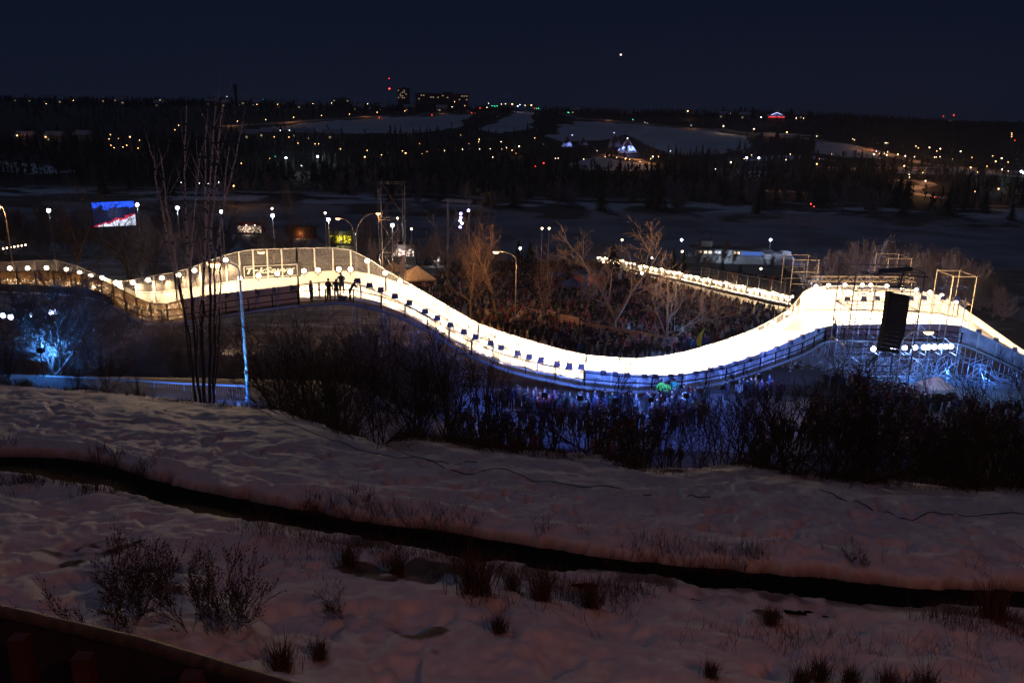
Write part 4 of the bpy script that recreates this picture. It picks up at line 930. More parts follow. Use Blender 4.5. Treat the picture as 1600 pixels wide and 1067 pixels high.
def fixed(o, mats):     # a person with clothes of their own
    o.data = o.data.copy(); 
    for i, m_ in enumerate(mats):
        if m_: o.data.materials[i] = m_
    return o
jb = mat('black_coat', (.015, .014, .016), .8); jn = mat('grey_coat', (.10, .08, .07), .8); jj = mat('blue_jeans', (.10, .13, .22), .8); hb = mat('black_hat', (.015, .015, .015), .8); hv = mat('hi_vis_vest', (.15, .8, .10), .6, emis=(.1, .9, .1), es=.02); dr = mat('dark_red_cap', (.2, .03, .03), .8)  # hi-vis vest has a faint glow of its own added
def onwalk(px, off=.4): i = idx(px); p_ = at(px, wy[i], wd[i]+off); p_[2] = np.interp(p_[0], W3[:, 0], W3[:, 2]); return p_
fixed(person2(onwalk(487), R(80), 1, 'person in a dark coat with folded arms standing apart, left on the walkway'), [jn, jb, None, hb])
fixed(person2(onwalk(514), R(150), 5, 'person in a dark jacket, back turned, left of the tight group on the walkway', None, 1.04), [jb, jb, None, hb])
fixed(person2(onwalk(526), R(170), 0, 'person in blue jeans in the middle of the group on the walkway', None, 1.0), [jb, jj, None, hb])
p_ = onwalk(535, .75); mb = MB(); mb.box(p_+[0, 0, .2], (.7, .5, .36)); st_ = mb.build('equipment_case', mat('case_grey', (.08, .08, .09), .6)); tag(st_, 'dark equipment case on the walkway, under the highest standing person', 'case')
fixed(person2(p_+[0, 0, .38], R(200), 4, 'grey coated person standing highest and leaning over the white board'), [jn, jj, None, hb])
fixed(person2(onwalk(547), R(110), 4, 'person in a long black coat leaning on the boards, right of the group', None, .98), [jb, jb, None, hb])
fixed(person2(onwalk(1302, .5), R(100), 5, 'person in a grey jacket at the right end of the climbing track'), [jn, jb, None, hb])
for px, of, k, lb in [(1032, -1.2, 0, 'left person in a green hi-vis vest below the low track'), (1040, -2.0, 5, 'middle person in a green hi-vis vest below the low track'), (1052, -1.4, 3, 'right person in a teal vest below the low track')]:
    i = idx(px); q_ = at(px, 620, wd[i]+of); q_[2] = ground(q_[0], q_[1]); q_[2] = max(q_[2], W3[i][2]-1.2)
    q_[2] = ground(q_[0], q_[1]); fixed(person2(q_, R(180), k, lb), [hv if px < 1050 else mat('teal_vest', (.05, .4, .3), .7), jb, None, hb])
# crowd
def scatter(poly, n, ymin, ymax, mind=.55, seed=1, dens=None):
    rr = np.random.default_rng(seed); out = []; cells = {}; tries = 0
    xs = [atz(px, py, -28)[0]*1.6 for px, py in poly]; x0, x1 = min(xs), max(xs)
    while len(out) < n and tries < 80:
        tries += 1; k = 3000; X_ = rr.uniform(x0, x1, k); Y_ = rr.uniform(ymin, ymax, k); Z_ = G(X_, Y_)
        u, v = proj(np.stack([X_, Y_, Z_+.9], 1)); ok = inpoly(u, v, poly)
        if dens is not None: ok &= fbm(X_/4+seed, Y_/4, 2) > dens+rr.random(k)*.12
        for x_, y_, z_ in zip(X_[ok], Y_[ok], Z_[ok]):
            c_ = (int(x_/mind), int(y_/mind))
            if any((c_[0]+a_, c_[1]+b_) in cells and math.dist(cells[(c_[0]+a_, c_[1]+b_)], (x_, y_)) < mind for a_ in (-1, 0, 1) for b_ in (-1, 0, 1)): continue
            cells[c_] = (x_, y_); out.append((x_, y_, z_))
            if len(out) >= n: break
    return out
A_ = scatter([(700, 640), (790, 618), (1000, 625), (1090, 612), (1200, 600), (1330, 590), (1500, 610), (1590, 600), (1590, 740), (700, 700)], 620, 40, 68, .6, 3, .42)
A2 = scatter([(540, 500), (610, 500), (680, 560), (600, 600), (540, 570)], 25, 60, 84, .7, 5)
B_ = scatter([(655, 445), (700, 420), (790, 398), (930, 408), (1000, 430), (1120, 462), (1235, 487), (1180, 513), (1040, 553), (900, 548), (770, 508), (700, 475)], 3200, 70, 235, .50, 7, .25)
C_ = scatter([(1535, 500), (1640, 505), (1640, 560), (1575, 528)], 120, 85, 140, .6, 9)
D_ = scatter([(1130, 425), (1240, 440), (1240, 470), (1180, 455), (1090, 440)], 160, 150, 215, .6, 11)
E_ = scatter([(350, 352), (700, 362), (720, 396), (600, 410), (560, 385), (350, 385)], 330, 115, 215, .6, 13, .40)
F_c = scatter([(740, 380), (900, 376), (940, 395), (940, 405), (790, 396)], 200, 180, 262, .6, 15)
allp = [(p_, 'A') for p_ in A_]+[(p_, 'A2') for p_ in A2]+[(p_, 'B') for p_ in B_]+[(p_, 'C') for p_ in C_]+[(p_, 'D') for p_ in D_]+[(p_, 'E') for p_ in E_]+[(p_, 'F') for p_ in F_c]
allp.sort(key=lambda q_: q_[0][1])
def insidetrack(p_):
    i = int(np.argmin(np.abs(W3[:, 0]-p_[0]))); return W3[i][1]-.6 < p_[1] < FB[i][1]+.6
allp = [q_ for q_ in allp if not insidetrack(q_[0])]
nearp = allp[:290]; restp = allp[290:]
zl = {'A': ('spectator in the blue lit crowd behind the bushes', 'spectators in the blue lit crowd'), 'A2': ('person standing under the hump scaffolding', 'people under the scaffolding'), 'B': ('spectator in the dark infield crowd behind the low track', 'spectators at the near edge of the infield'), 'C': ('spectator beyond the right end of the track', 'spectators beyond the right end')}
for (p_, k) in nearp:
    lb, g_ = zl.get(k, zl['B']); u_, v_ = proj(p_); kk = random.choice([0, 1, 2, 5, 6, 7, 3]); ci = random.choices(range(12), [c_[2] for c_ in CN])[0]
    pl_ = 'below the steep descent' if u_ < 790 else 'at the low point' if u_ < 930 else 'by the hi-vis vests' if u_ < 1120 else 'below the climb' if u_ < 1290 else 'below the platform' if u_ < 1450 else 'at far right'
    if k != 'A': pl_ = {'A2': 'under the hump scaffolding', 'C': 'beyond the right end of the track'}.get(k, 'in the infield')
    fr_ = '' if k != 'A' else (' near the track' if p_[1] > 56 else ' mid rows' if p_[1] > 49 else ' near bushes')
    lb = ' '.join(('spectator in %s jacket %s, %s%s' % (CN[ci][0], PW[POSES[kk]], pl_, fr_)).split()[:16]); po = person(p_, random.uniform(-.8, .8)+math.pi*(1 if k == 'A' else 0)+random.choice([0, 0, 0, 1.5]), kk, lb, g_, random.uniform(.92, 1.04)); po.data = cmesh(kk, ci)
# the rest of the crowd
def crowd(name, pts, label):
    mb = MB(); rnd = []; prt = []
    for (x_, y_, z_) in pts:
        h_ = random.uniform(.9, 1.06); r_ = random.random(); a_ = random.uniform(-.9, .9); ca, sa = math.cos(a_), math.sin(a_); b = np.array([x_, y_, z_])
        def T(q_): return b+np.array([q_[0]*ca-q_[1]*sa, q_[0]*sa+q_[1]*ca, q_[2]])*h_
        up = random.random() < .12
        seg = [((-.09, 0, 0), (-.10, 0, .86), .06, .09, 0.1), ((.09, 0, 0), (.10, 0, .86), .06, .09, 0.1), ((0, 0, .80), (0, 0, 1.25), .17, .21, .4), ((0, 0, 1.25), (0, 0, 1.5), .21, .07, .4),
               ((-.22, 0, 1.40), (-.27, -.03, .85), .065, .045, .4), ((.22, 0, 1.40), (.20, -.25, 1.55) if up else (.27, -.05, .85), .065, .045, .4),
               ((0, -.01, 1.48), (0, -.01, 1.62), .06, .10, .7), ((0, 0, 1.62), (0, .01, 1.75), .105, .05, .95)]
        for p0, p1, r0, r1, pt in seg:
            mb.tubes([T(p0)], [T(p1)], r0, r1, 5); rnd += [r_]*10; prt += [pt]*10
    o = mb.build(name, cr_m); a1 = o.data.attributes.new('rnd', 'FLOAT', 'POINT'); a1.data.foreach_set('value', np.array(rnd, np.float32)); a2 = o.data.attributes.new('prt', 'FLOAT', 'POINT'); a2.data.foreach_set('value', np.array(prt, np.float32))
    tag(o, label, 'crowd', kind='stuff')
cr_m = ramp_mat('crowd_clothes', JK, objrand=False, attr='rnd'); n_ = cr_m.node_tree; b_ = n_.nodes['Principled BSDF']; r1 = b_.inputs['Base Color'].links[0].from_socket
at2 = n_.nodes.new('ShaderNodeAttribute'); at2.attribute_name = 'prt'
mxa = n_.nodes.new('ShaderNodeMix'); mxa.data_type = 'RGBA'; mxa.inputs[6].default_value = (.02, .02, .03, 1); c1 = n_.nodes.new('ShaderNodeMath'); c1.operation = 'GREATER_THAN'; c1.inputs[1].default_value = .25; n_.links.new(at2.outputs['Fac'], c1.inputs[0]); n_.links.new(c1.outputs[0], mxa.inputs[0]); n_.links.new(r1, mxa.inputs[7])
mxb = n_.nodes.new('ShaderNodeMix'); mxb.data_type = 'RGBA'; mxb.inputs[7].default_value = (.48, .30, .22, 1); c2 = n_.nodes.new('ShaderNodeMath'); c2.operation = 'COMPARE'; c2.inputs[1].default_value = .7; c2.inputs[2].default_value = .1; n_.links.new(at2.outputs['Fac'], c2.inputs[0]); n_.links.new(c2.outputs[0], mxb.inputs[0]); n_.links.new(mxa.outputs[2], mxb.inputs[6]); n_.links.new(mxb.outputs[2], b_.inputs['Base Color'])
crowd('crowd', [q_[0] for q_ in restp], 'dense dark crowd of spectators filling the ground between the tracks')
# ================================================================== BARE TREES AND BUSHES
def branchset(seed, stems, L, r0, levels, nch, ang, curl=.13, up=.10, kseg=6, ratio=.62, rr_=.55, spread=None, cut=0.0035):
    rr = random.Random(seed); out = [[] for _ in range(levels)]
    def grow(p, d, ln, r, lev):
        n = max(2, kseg-lev); sl = ln/n
        for k in range(n):
            d = d+np.array([rr.gauss(0, curl), rr.gauss(0, curl), rr.gauss(0, curl)])*(.5+.5*lev/levels); d[2] += up*(.6 if lev else .2); d /= np.linalg.norm(d)
            q = p+d*sl; ra = max(r*(1-.75*k/n), cut); rb = max(r*(1-.75*(k+1)/n), cut); out[lev].append((p, q, ra, rb))
            if lev+1 < levels and (k > 0 or lev > 0):
                m_ = nch[lev]; m_ = int(m_)+(rr.random() < m_-int(m_))
                for _ in range(m_):
                    a_ = rr.uniform(0, 2*math.pi); u = np.cross(d, [rr.gauss(0, 1), rr.gauss(0, 1), rr.gauss(0, 1)]); u /= np.linalg.norm(u)+1e-9
                    th = R(rr.uniform(ang*.6, ang*1.25)); grow(q if rr.random() < .5 else (p+q)/2, d*math.cos(th)+u*math.sin(th), ln*ratio*rr.uniform(.55, 1.1)*(1-.35*k/n), rb*rr_*1.2, lev+1)
            p = q
    for (p, d, l_, r_) in stems(rr, L, r0): grow(np.array(p, float), np.array(d, float)/np.linalg.norm(d), l_, r_, 0)
    return out
def tube_mesh(name, segs, m_, sides):
    mb = MB()
    for (sg, n) in zip(segs, sides):
        if sg: P0 = np.array([s[0] for s in sg]); P1 = np.array([s[1] for s in sg]); mb.tubes(P0, P1, np.array([s[2] for s in sg]), np.array([s[3] for s in sg]), n)
    return mb.mesh(name, m_, True)
bark = mat('grey_bark', (.20, .155, .125), .9, var=.35, vscale=5); bark_d = mat('dark_bark', (.060, .040, .032), .95, var=.4, vscale=9, spec=.1); bark_l = mat('pale_bark', (.30, .19, .12), .9, var=.3, vscale=4)
def one(rr, L, r0): return [((0, 0, 0), (rr.gauss(0, .05), rr.gauss(0, .05), 1), L, r0)]
def fork(rr, L, r0): return [((0, 0, 0), (-.05, 0, 1), L*.25, r0), ((0, 0, L*.2), (-.5, .1, 1), L*.75, r0*.72), ((0, 0, L*.2), (.35, -.1, 1), L*.85, r0*.72)]
def lowfork(rr, L, r0): return [((0, 0, 0), (.05, 0, 1), L*.9, r0*.8), ((0, 0, .8), (1.0, .3, .8), L*.95, r0*.55), ((0, 0, 1.6), (-.5, .3, 1), L*.6, r0*.45)]
def shrub(k): return lambda rr, L, r0: [((rr.gauss(0, .16), rr.gauss(0, .16), -.1), (rr.gauss(0, .48), rr.gauss(0, .48), 1), L*rr.uniform(.6, 1.05), r0*rr.uniform(.6, 1.1)) for _ in range(k)]
TREE_V = {}
def treedef(key, seed, stems, L, r0, levels, nch, ang, m_, name='bare_tree', **k):
    s = branchset(seed, stems, L, r0, levels, nch, ang, **k)
    TREE_V[key] = (tube_mesh('trunk', s[:1], m_, [7]), tube_mesh('crown', s[1:], m_, [5, 3, 3, 3]), name)
def put_tree(key, p, H, H0, label, cat='tree', grp=None, rz=None, sc=None, sx=1.0):
    tm, cm, nm = TREE_V[key]; t = thing(nm, label, cat, p, random.uniform(0, 6.28) if rz is None else rz, grp); s = H/H0; t.scale = (s*sx, s*sx, s)
    for n, m_ in (('trunk' if nm != 'bush' else 'stem', tm), ('crown' if nm != 'bush' else 'twigs', cm)):
        o = bpy.data.objects.new(n, m_); C.objects.link(o); o.parent = t
        if n == 'twigs': o.name = 'branch'
    return t
for i in range(3): treedef(('b', i), 20+i, one, 8, .16, 4, (2.0, 1.7, 1.1), 46, bark, cut=.011, ratio=.60)
treedef('fork', 31, fork, 10, .26, 4, (1.8, 1.9, 1.3), 50, bark_l, cut=.012, ratio=.58)
treedef('low', 37, lowfork, 9, .22, 4, (1.7, 1.8, 1.2), 48, bark_l, cut=.012, ratio=.60)
for i in range(5): treedef(('s', i), 50+i, shrub(10), 3.4, .036, 4, (1.4, 1.05, .6), 32, bark_d, 'bush', cut=.0060, ratio=.55, up=.10, curl=.16)
for i in range(2): treedef(('bg', i), 70+i, shrub(7), 7, .07, 4, (2.4, 1.9, 1.0), 34, mat('mauve_bark', (.46, .37, .38), .9), cut=.018, ratio=.5, up=.16)
def pt(px, py, y): p_ = at(px, py, y); p_[2] = ground(p_[0], p_[1]); return p_
def treepx(key, px, pyb, pyt, y, label, sx=1.0, rz=None, grp=None, H0=10.5):
    if pyb > 480: y = float(gp(px, pyb)[1])
    p_ = pt(px, pyb, y); H = at(px, pyt, y)[2]-p_[2]; return put_tree(key, p_, H, H0, label, 'tree', grp, rz, sx=sx)
for a in [(('b', 0), 777, 500, 345, 106, 'orange lit bare tree left of the middle street lamp', 1.1),
          (('b', 1), 735, 505, 372, 112, 'brown lit bare tree behind the tan tents', 1.0),
          (('b', 2), 843, 512, 388, 106, 'bare tree right of the middle street lamp'),
          ('fork', 960, 528, 372, 92, 'large forked bare tree lit warm in the middle of the infield', 1.15, 0.2),
          ('low', 1040, 548, 405, 82, 'bare tree with blue lit trunk and long limb reaching right', 1.15, 0.0),
          (('b', 1), 1120, 535, 430, 90, 'small bare tree with faint blue limbs in front of the far track'),
          (('b', 0), 915, 500, 400, 120, 'thin bare tree behind the large forked tree', .9),
          (('b', 2), 708, 440, 335, 150, 'bare tree beside the speaker mast', 1.1),
          (('b', 1), 760, 440, 300, 145, 'tall brown bare tree right of the speaker mast', .8),
          (('b', 0), 455, 400, 300, 130, 'dim bare tree above the dark brown container', .9),
          (('b', 2), 660, 470, 420, 108, 'slim leaning tree behind the track descent', .6),
          (('b', 1), 100, 420, 300, 105, 'dim bare tree left of the video screen', 1.3),
          (('b', 2), 195, 430, 300, 108, 'dim bare tree below the video screen', 1.2),
          (('b', 0), 40, 420, 320, 115, 'dim bare tree near the left edge', 1.2),
          (('b', 1), 240, 430, 340, 112, 'dim bare tree behind the rising track', 1.0),
          (('b', 0), 1345, 470, 378, 112, 'pale lit bare tree behind the platform truss', .8),
          (('b', 2), 1300, 480, 385, 118, 'reddish bare tree behind the left platform frame', .8),
          (('b', 1), 1272, 470, 408, 100, 'spiky white lit small tree inside the left platform frame', .8)]:
    k, px, pb, ptp, y, lb = a[:6]; treepx(k, px, pb, ptp, y, lb, *(a[6:]))
for i in range(46):
    px = 1275+i*6.6+random.uniform(-4, 4); y = random.uniform(125, 160); pyt = np.interp(px, [1285, 1330, 1440, 1500, 1560, 1600], [392, 378, 382, 400, 440, 480])+random.uniform(-4, 10)
    p_ = pt(px, 470, y); H = at(px, pyt, y)[2]-p_[2]; put_tree(('bg', i % 2), p_, max(H, 4), 9.0, '%s mauve bare tree in the thicket behind platform %s half' % ('taller' if H > 8 else 'lower', 'left' if px < 1400 else 'right'), 'tree', 'thicket of bare trees behind the platform')
for i in range(16):
    px = random.choice([random.uniform(900, 1080), random.uniform(1090, 1260), random.uniform(640, 800)]); y = random.uniform(215, 260); p_ = pt(px, 400, y); put_tree(('bg', i % 2), p_, random.uniform(5, 9), 9.0, 'dim bare tree on the river bank beyond the far track', 'tree', 'bare trees on the near river bank')
for i in range(34):
    px = random.uniform(-20, 760); y = random.uniform(165, 270); p_ = pt(px, 400, y); put_tree(('bg', i % 2), p_, random.uniform(7, 14), 9.0, 'dim bare tree on the dark ground behind the food stalls' if px > 360 else 'dim bare tree on the dark ground round the video screen', 'tree', 'dim bare trees on the left of the event ground')
for i in range(64):
    px = -20+i*10.5+random.uniform(-4, 4); y = random.uniform(284, 298)
    if 355 < px < 425 or 435 < px < 592 or 606 < px < 695 or 140 < px < 220: continue
    p_ = pt(px, 380, y); put_tree(('bg', i % 2), p_, random.uniform(12, 20), 9.0, 'dark bare tree in the wood along the near river bank, '+('left' if px < 320 else 'middle'), 'tree', 'dark wood along the near river bank')
# poplars with banded pale stems
pop = bpy.data.materials.new('banded_poplar_bark'); pop.use_nodes = True; n_ = pop.node_tree; b_ = n_.nodes['Principled BSDF']; b_.inputs['Roughness'].default_value = .85
tc_ = n_.nodes.new('ShaderNodeTexCoord'); mp = n_.nodes.new('ShaderNodeMapping'); mp.inputs['Scale'].default_value = (3, 3, 5); nz_ = n_.nodes.new('ShaderNodeTexNoise'); nz_.inputs['Scale'].default_value = 1.3; nz_.inputs['Detail'].default_value = 4
rp_ = n_.nodes.new('ShaderNodeValToRGB'); rp_.color_ramp.elements[0].position = .40; rp_.color_ramp.elements[1].position = .46; rp_.color_ramp.elements[0].color = (.04, .03, .025, 1); rp_.color_ramp.elements[1].color = (.85, .74, .62, 1)
n_.links.new(tc_.outputs['Object'], mp.inputs[0]); n_.links.new(mp.outputs[0], nz_.inputs['Vector']); n_.links.new(nz_.outputs['Fac'], rp_.inputs[0]); n_.links.new(rp_.outputs[0], b_.inputs['Base Color'])
def poplar(label, pts, y, r, seed):
    rr = random.Random(seed); P = np.array([at(px, py, y) for px, py in pts]); P[0][2] = surf(P[0][0], y)-.2; o0 = P[0].copy(); u = np.linspace(0, len(P)-1, 26); Q = np.array([pick(P, k) for k in u])-o0
    Q[:, 0] += np.array([rr.gauss(0, .03) for _ in u]); k = len(Q); t = thing('poplar_tree', label, 'tree', o0, 0, 'tall slender poplars on the crest')
    rad = np.linspace(r*.68, .022, k); mb = MB(); kk = max(3, int(k*.45)); mb.poly_tube(Q[:kk], rad[:kk], 7); mb.build('trunk', bark_d, t, True)
    mb = MB(); mb.poly_tube(Q[kk-1:], rad[kk-1:], 6); P0 = []; P1 = []; Ra = []; Rb = []
    for i in range(6, k-1):
        for _ in range(2):
            if rr.random() < .55:
                d = np.array([rr.gauss(0, .35), rr.gauss(0, .35), 1.0]); d /= np.linalg.norm(d); L = rr.uniform(.5, 1.9); a = Q[i]
                for s_ in range(3): b = a+d*L/3; P0.append(a); P1.append(b); Ra.append(.014-.003*s_); Rb.append(.011-.003*s_); d = d+np.array([rr.gauss(0, .1), rr.gauss(0, .1), .12]); d /= np.linalg.norm(d); a = b
    mb.tubes(P0, P1, Ra, Rb, 4); mb.build('crown', pop, t, True)
for i, (lb, pts, r) in enumerate([('leftmost poplar stem, curving outward at the top', [(308, 636), (296, 520), (265, 400), (250, 310), (234, 225)], .09),
        ('poplar stem with straight pale top left of the middle', [(313, 638), (303, 520), (293, 400), (288, 300), (290, 165)], .12),
        ('slim short poplar stem left', [(305, 634), (290, 500), (270, 380), (262, 330), (250, 240)], .07),
        ('thick middle poplar trunk', [(320, 640), (316, 540), (318, 420), (326, 300), (340, 150)], .15),
        ('poplar stem right of the middle trunk', [(326, 640), (328, 520), (327, 400), (336, 290), (347, 158)], .14),
        ('right hand poplar stem leaning outward', [(331, 640), (336, 520), (334, 420), (352, 310), (381, 190)], .11),
        ('fine poplar stem between the thick trunks', [(318, 637), (312, 500), (322, 380), (320, 290), (322, 195)], .08),
        ('short poplar stem ending low in the middle', [(311, 637), (306, 520), (298, 420), (304, 330), (312, 240)], .07),
        ('poplar stem with zigzag twigs on the right', [(329, 640), (340, 560), (344, 430), (345, 360), (358, 230)], .08)]):
    poplar(lb, pts, 41+i*.25, r, 100+i)
# bushes along the crest
def crest_at(px, off=.6):
    d = ray(px, 700); t_ = d[0]/d[1]; y = float(np.interp(t_, *CREST))+off
    for _ in range(5): x = t_*y; z_ = surf(x, y); d2 = 533.5; 
    # refine t so that the projected column is px
    for _ in range(6):
        u, v = proj([t_*y, y, surf(t_*y, y)]); t_ += (px-u)/FPX; y = float(np.interp(t_, *CREST))+off
    return np.array([t_*y, y, surf(t_*y, y)])
BU = [(785, 600, .9), (865, 590, .8), (905, 605, .8), (1035, 600, .8), (1125, 600, .9), (1150, 590, .8), (1210, 590, .9), (10, 530, .8), (120, 560, .6), (165, 535, .7), (215, 575, .5), (430, 505, .8), (485, 492, 1), (540, 515, .9), (590, 540, .8), (645, 525, 1), (700, 515, 1.1), (755, 540, .9), (815, 600, .6), (935, 565, 1.15), (985, 580, .9), (1090, 625, .6), (1180, 590, .9), (1240, 565, 1.2), (1300, 585, 1.1), (1355, 575, 1.2), (1405, 615, 1), (1450, 632, 1.1), (1500, 625, 1.0), (1545, 595, 1.2), (1590, 590, 1.2), (1640, 590, 1.1), (660, 545, .8), (520, 540, .8), (1330, 610, 1.1), (1480, 640, 1.0), (1570, 620, 1.1)]
def where(px):
    return 'left of the poplars' if px < 300 else 'right of the blue lit street lamp' if px < 560 else 'in front of the steep track descent' if px < 790 else 'in front of the low point of the track' if px < 1100 else 'below the climbing track' if px < 1330 else 'in the right thicket'
for i, (px, pyt, sx) in enumerate(BU):
    p_ = crest_at(px, random.uniform(.1, 1.6)); H = at(px, pyt, p_[1])[2]-p_[2]; p_[2] -= .1
    put_tree(('s', i % 5), p_, H, 3.75, 'dark leafless bush %s' % where(px), 'bush', 'dark leafless bushes '+where(px), sx=sx)
# second row down the bank
for i in range(15):
    px = random.choice([random.uniform(380, 790), random.uniform(1120, 1640), random.uniform(1250, 1640)]); y = random.uniform(32, 43) if px > 300 else random.uniform(46, 54)
    p_ = pt(px, 690, y); put_tree(('s', i % 5), p_, random.uniform(3.2, 4.8) if px < 1100 else random.uniform(2.2, 3.3), 3.75, 'dark bush lower down the bank '+where(px), 'bush', 'bushes lower down the bank '+where(px), sx=1.1)
# tree lit blue on the left
treedef('bl', 91, shrub(9), 6, .09, 4, (2.2, 2.1, 1.3), 40, bark, cut=.012, ratio=.52)
put_tree('bl', pt(85, 600, 51), 7.6, 7.6, 'bare tree lit bright blue on the left, behind the crest', 'tree', sx=1.2)
put_tree('bl', pt(40, 600, 56), 6.5, 7.6, 'dim blue bare tree at the left edge', 'tree', sx=1.1)
put_tree('bl', pt(112, 595, 54), 6.2, 7.6, 'blue lit bare tree right of the brightest blue tree', 'tree', sx=1.1)
put_tree('bl', pt(160, 590, 58), 6.0, 7.6, 'blue twigged tree under the left track section', 'tree', sx=1.1)
for px, y, H in [(560, 58, 6), (640, 56, 6), (470, 58, 6), (600, 60, 7), (205, 60, 5), (250, 57, 5), (285, 62, 5.5), (350, 58, 5), (420, 60, 6), (520, 61, 6), (690, 59, 5), (240, 64, 6), (320, 64, 6)]: put_tree('bl', pt(px, 600, y), H, 7.6, 'dim bare tree under the track, %s of the blue lamp post' % ('left' if px < 380 else 'right'), 'tree', 'bare trees below the hump scaffolding', sx=1.0)
# dry weeds and grass tufts near the viewer
weed_m = mat('dry_weed', (.05, .028, .018), .9, var=.3, vscale=20); straw = mat('dry_grass', (.10, .055, .03), .9, var=.35, vscale=9)
for i in range(2):
    s = branchset(130+i, shrub(6), 1.1, .006, 3, (1.6, 1.8), 32, curl=.10, up=.08, cut=.0022)
    mb = MB(); rr = random.Random(i)
    for sg in s[2][::2]: 
        p_ = sg[1]; r_ = rr.uniform(.006, .013); mb.add([p_+np.array(q_)*r_ for q_ in ((1, 0, 0), (0, 1, 0), (-1, 0, 0), (0, -1, 0), (0, 0, 1.4), (0, 0, -1.4))], [[0, 1, 4], [1, 2, 4], [2, 3, 4], [3, 0, 4], [1, 0, 5], [2, 1, 5], [3, 2, 5], [0, 3, 5]])
    TREE_V[('w', i)] = (tube_mesh('stem', s, weed_m, [4, 3, 3]), mb.mesh('seed_head', weed_m), 'dry_weed')
def put_weed(i, px, py, H, label, grp):
    h = slope_hit(px, py); p_ = (h[0], h[1], surf(h[0], h[1])-.05); a_, b_, _ = TREE_V[('w', i)]; t = thing('dry_weed', label, 'weed', p_, random.uniform(0, 6), grp); t.scale = (H/1.2,)*3
    for n, m_ in (('stem', a_), ('seed_head', b_)): o = bpy.data.objects.new(n, m_); C.objects.link(o); o.parent = t
for k in range(6):
    put_weed(k % 2, random.uniform(175, 470), random.uniform(955, 1045), random.uniform(.75, 1.15), 'tall dry weed with seed heads behind the red board fence', 'dry weeds behind the red fence')
for px, py, H, lb in [(412, 830, .5, 'small dry weed beside the black path'), (275, 905, .8, 'lone dry weed above the weed patch'), (1340, 895, .5, 'dry weed at the edge of the path on the right'), (530, 950, .5, 'thin dry weed on the lower snow')]: put_weed(0, px, py, H, lb, None)
def tuft_mesh(seed, n, h, spread):
    rr = random.Random(seed); mb = MB(); V = []; Fs = []
    for k in range(n):
        a = rr.uniform(0, 6.28); r_ = abs(rr.gauss(0, spread*.35)); x, y = r_*math.cos(a), r_*math.sin(a); l_ = h*rr.uniform(.5, 1.1); dx, dy = rr.gauss(0, .28)+x*.8, rr.gauss(0, .28)+y*.8; w_ = rr.uniform(.003, .006); pa = rr.uniform(0, 3.14); wx_, wy_ = w_*math.cos(pa), w_*math.sin(pa)
        b = len(V); V += [(x-wx_, y-wy_, -.03), (x+wx_, y+wy_, -.03), (x+dx*l_*.45+wx_*.8, y+dy*l_*.45+wy_*.8, l_*.6), (x+dx*l_*.45-wx_*.8, y+dy*l_*.45-wy_*.8, l_*.6), (x+dx*l_*1.1, y+dy*l_*1.1, l_)]
        Fs.append((b, b+1, b+2, b+3)); 
    mb.add(V, Fs); mb.add(V, [(f[3], f[2], f[2]+2) for f in Fs]); return mb.mesh('dry_grass_tuft', straw)
TUF = [tuft_mesh(i, 260, .45, .28) for i in range(3)]
def put_tuft(i, px, py, s, label, grp=None, m_=None):
    h = slope_hit(px, py); o = bpy.data.objects.new('dry_grass_tuft', TUF[i]); C.objects.link(o); o.location = (float(h[0]), float(h[1]), surf(h[0], h[1])); o.scale = (s, s, s); o.rotation_euler = (0, 0, random.uniform(0, 6)); return tag(o, label, 'grass tuft', grp)
for px, py, s, lb in [(742, 935, 1.5, 'tallest straw coloured grass tuft below the black path'), (845, 942, 1.0, 'grass tuft right of the tallest tuft'), (922, 948, .9, 'low dark grass tuft right of the two middle tufts'), (545, 880, .8, 'flat grass tuft just below the path'), (620, 895, .8, 'small grass tuft left of the tallest tuft'), (800, 930, .7, 'small grass tuft between the middle tufts'),
                      (1545, 975, 1.2, 'tall grass tuft near the right edge'), (1205, 975, .6, 'small lone tuft in the lower right snow'), (780, 990, .6, 'low tuft in a snow hollow at the bottom'), (1110, 1055, .5, 'grass tuft at the bottom edge right of centre'), (440, 1040, .8, 'dark grass tuft at the end of the red fence'), (500, 1020, .6, 'grass tuft right of the fence end')]:
    put_tuft(random.randrange(3), px, py, s, lb)
for k in range(9): put_tuft(k % 3, random.uniform(1235, 1450), random.uniform(1055, 1095), random.uniform(.5, .8), 'dark grass tuft in the clump at the bottom edge', 'grass clump at the bottom edge on the right')
# loose dry grass along the crest and the path
rr = np.random.default_rng(5); V = []; Fs = []
pts = []
for k in range(9000):
    t_ = rr.uniform(-.7, .75)
    m_ = rr.random()
    if m_ < .55: y = np.interp(t_, *CREST)+rr.normal(.5, .7)
    elif m_ < .75: y = np.interp(t_, *S_UP)+rr.normal(.05, .25)
    else: y = np.interp(t_, *S_LO)-.5-abs(rr.normal(0, .8))
    x = t_*y
    if fbm(np.array([x*.6+11]), np.array([y*.9]), 3)[0] < .50: continue
    pts.append((x, y))
pts = np.array(pts); pz = G(pts[:, 0], pts[:, 1], True)[0]
for (x, y), z_ in zip(pts, pz):
    for _ in range(3):
        x_ = x+rr.normal(0, .06); y_ = y+rr.normal(0, .06); l_ = rr.uniform(.12, .38)*(1.0 if y < 20 else 1.3); dx, dy = rr.normal(0, .4), rr.normal(0, .4); w_ = .004 if y < 15 else .008; b = len(V)
        V += [(x_-w_, y_, z_-.03), (x_+w_, y_, z_-.03), (x_+dx*l_, y_+dy*l_, z_+l_)]; Fs.append((b, b+1, b+2))
mb = MB(); mb.add(V, Fs); tag(mb.build('dry_grass', straw), 'thin dry grass sticking out of the snow along the crest and the path', 'grass', kind='stuff')
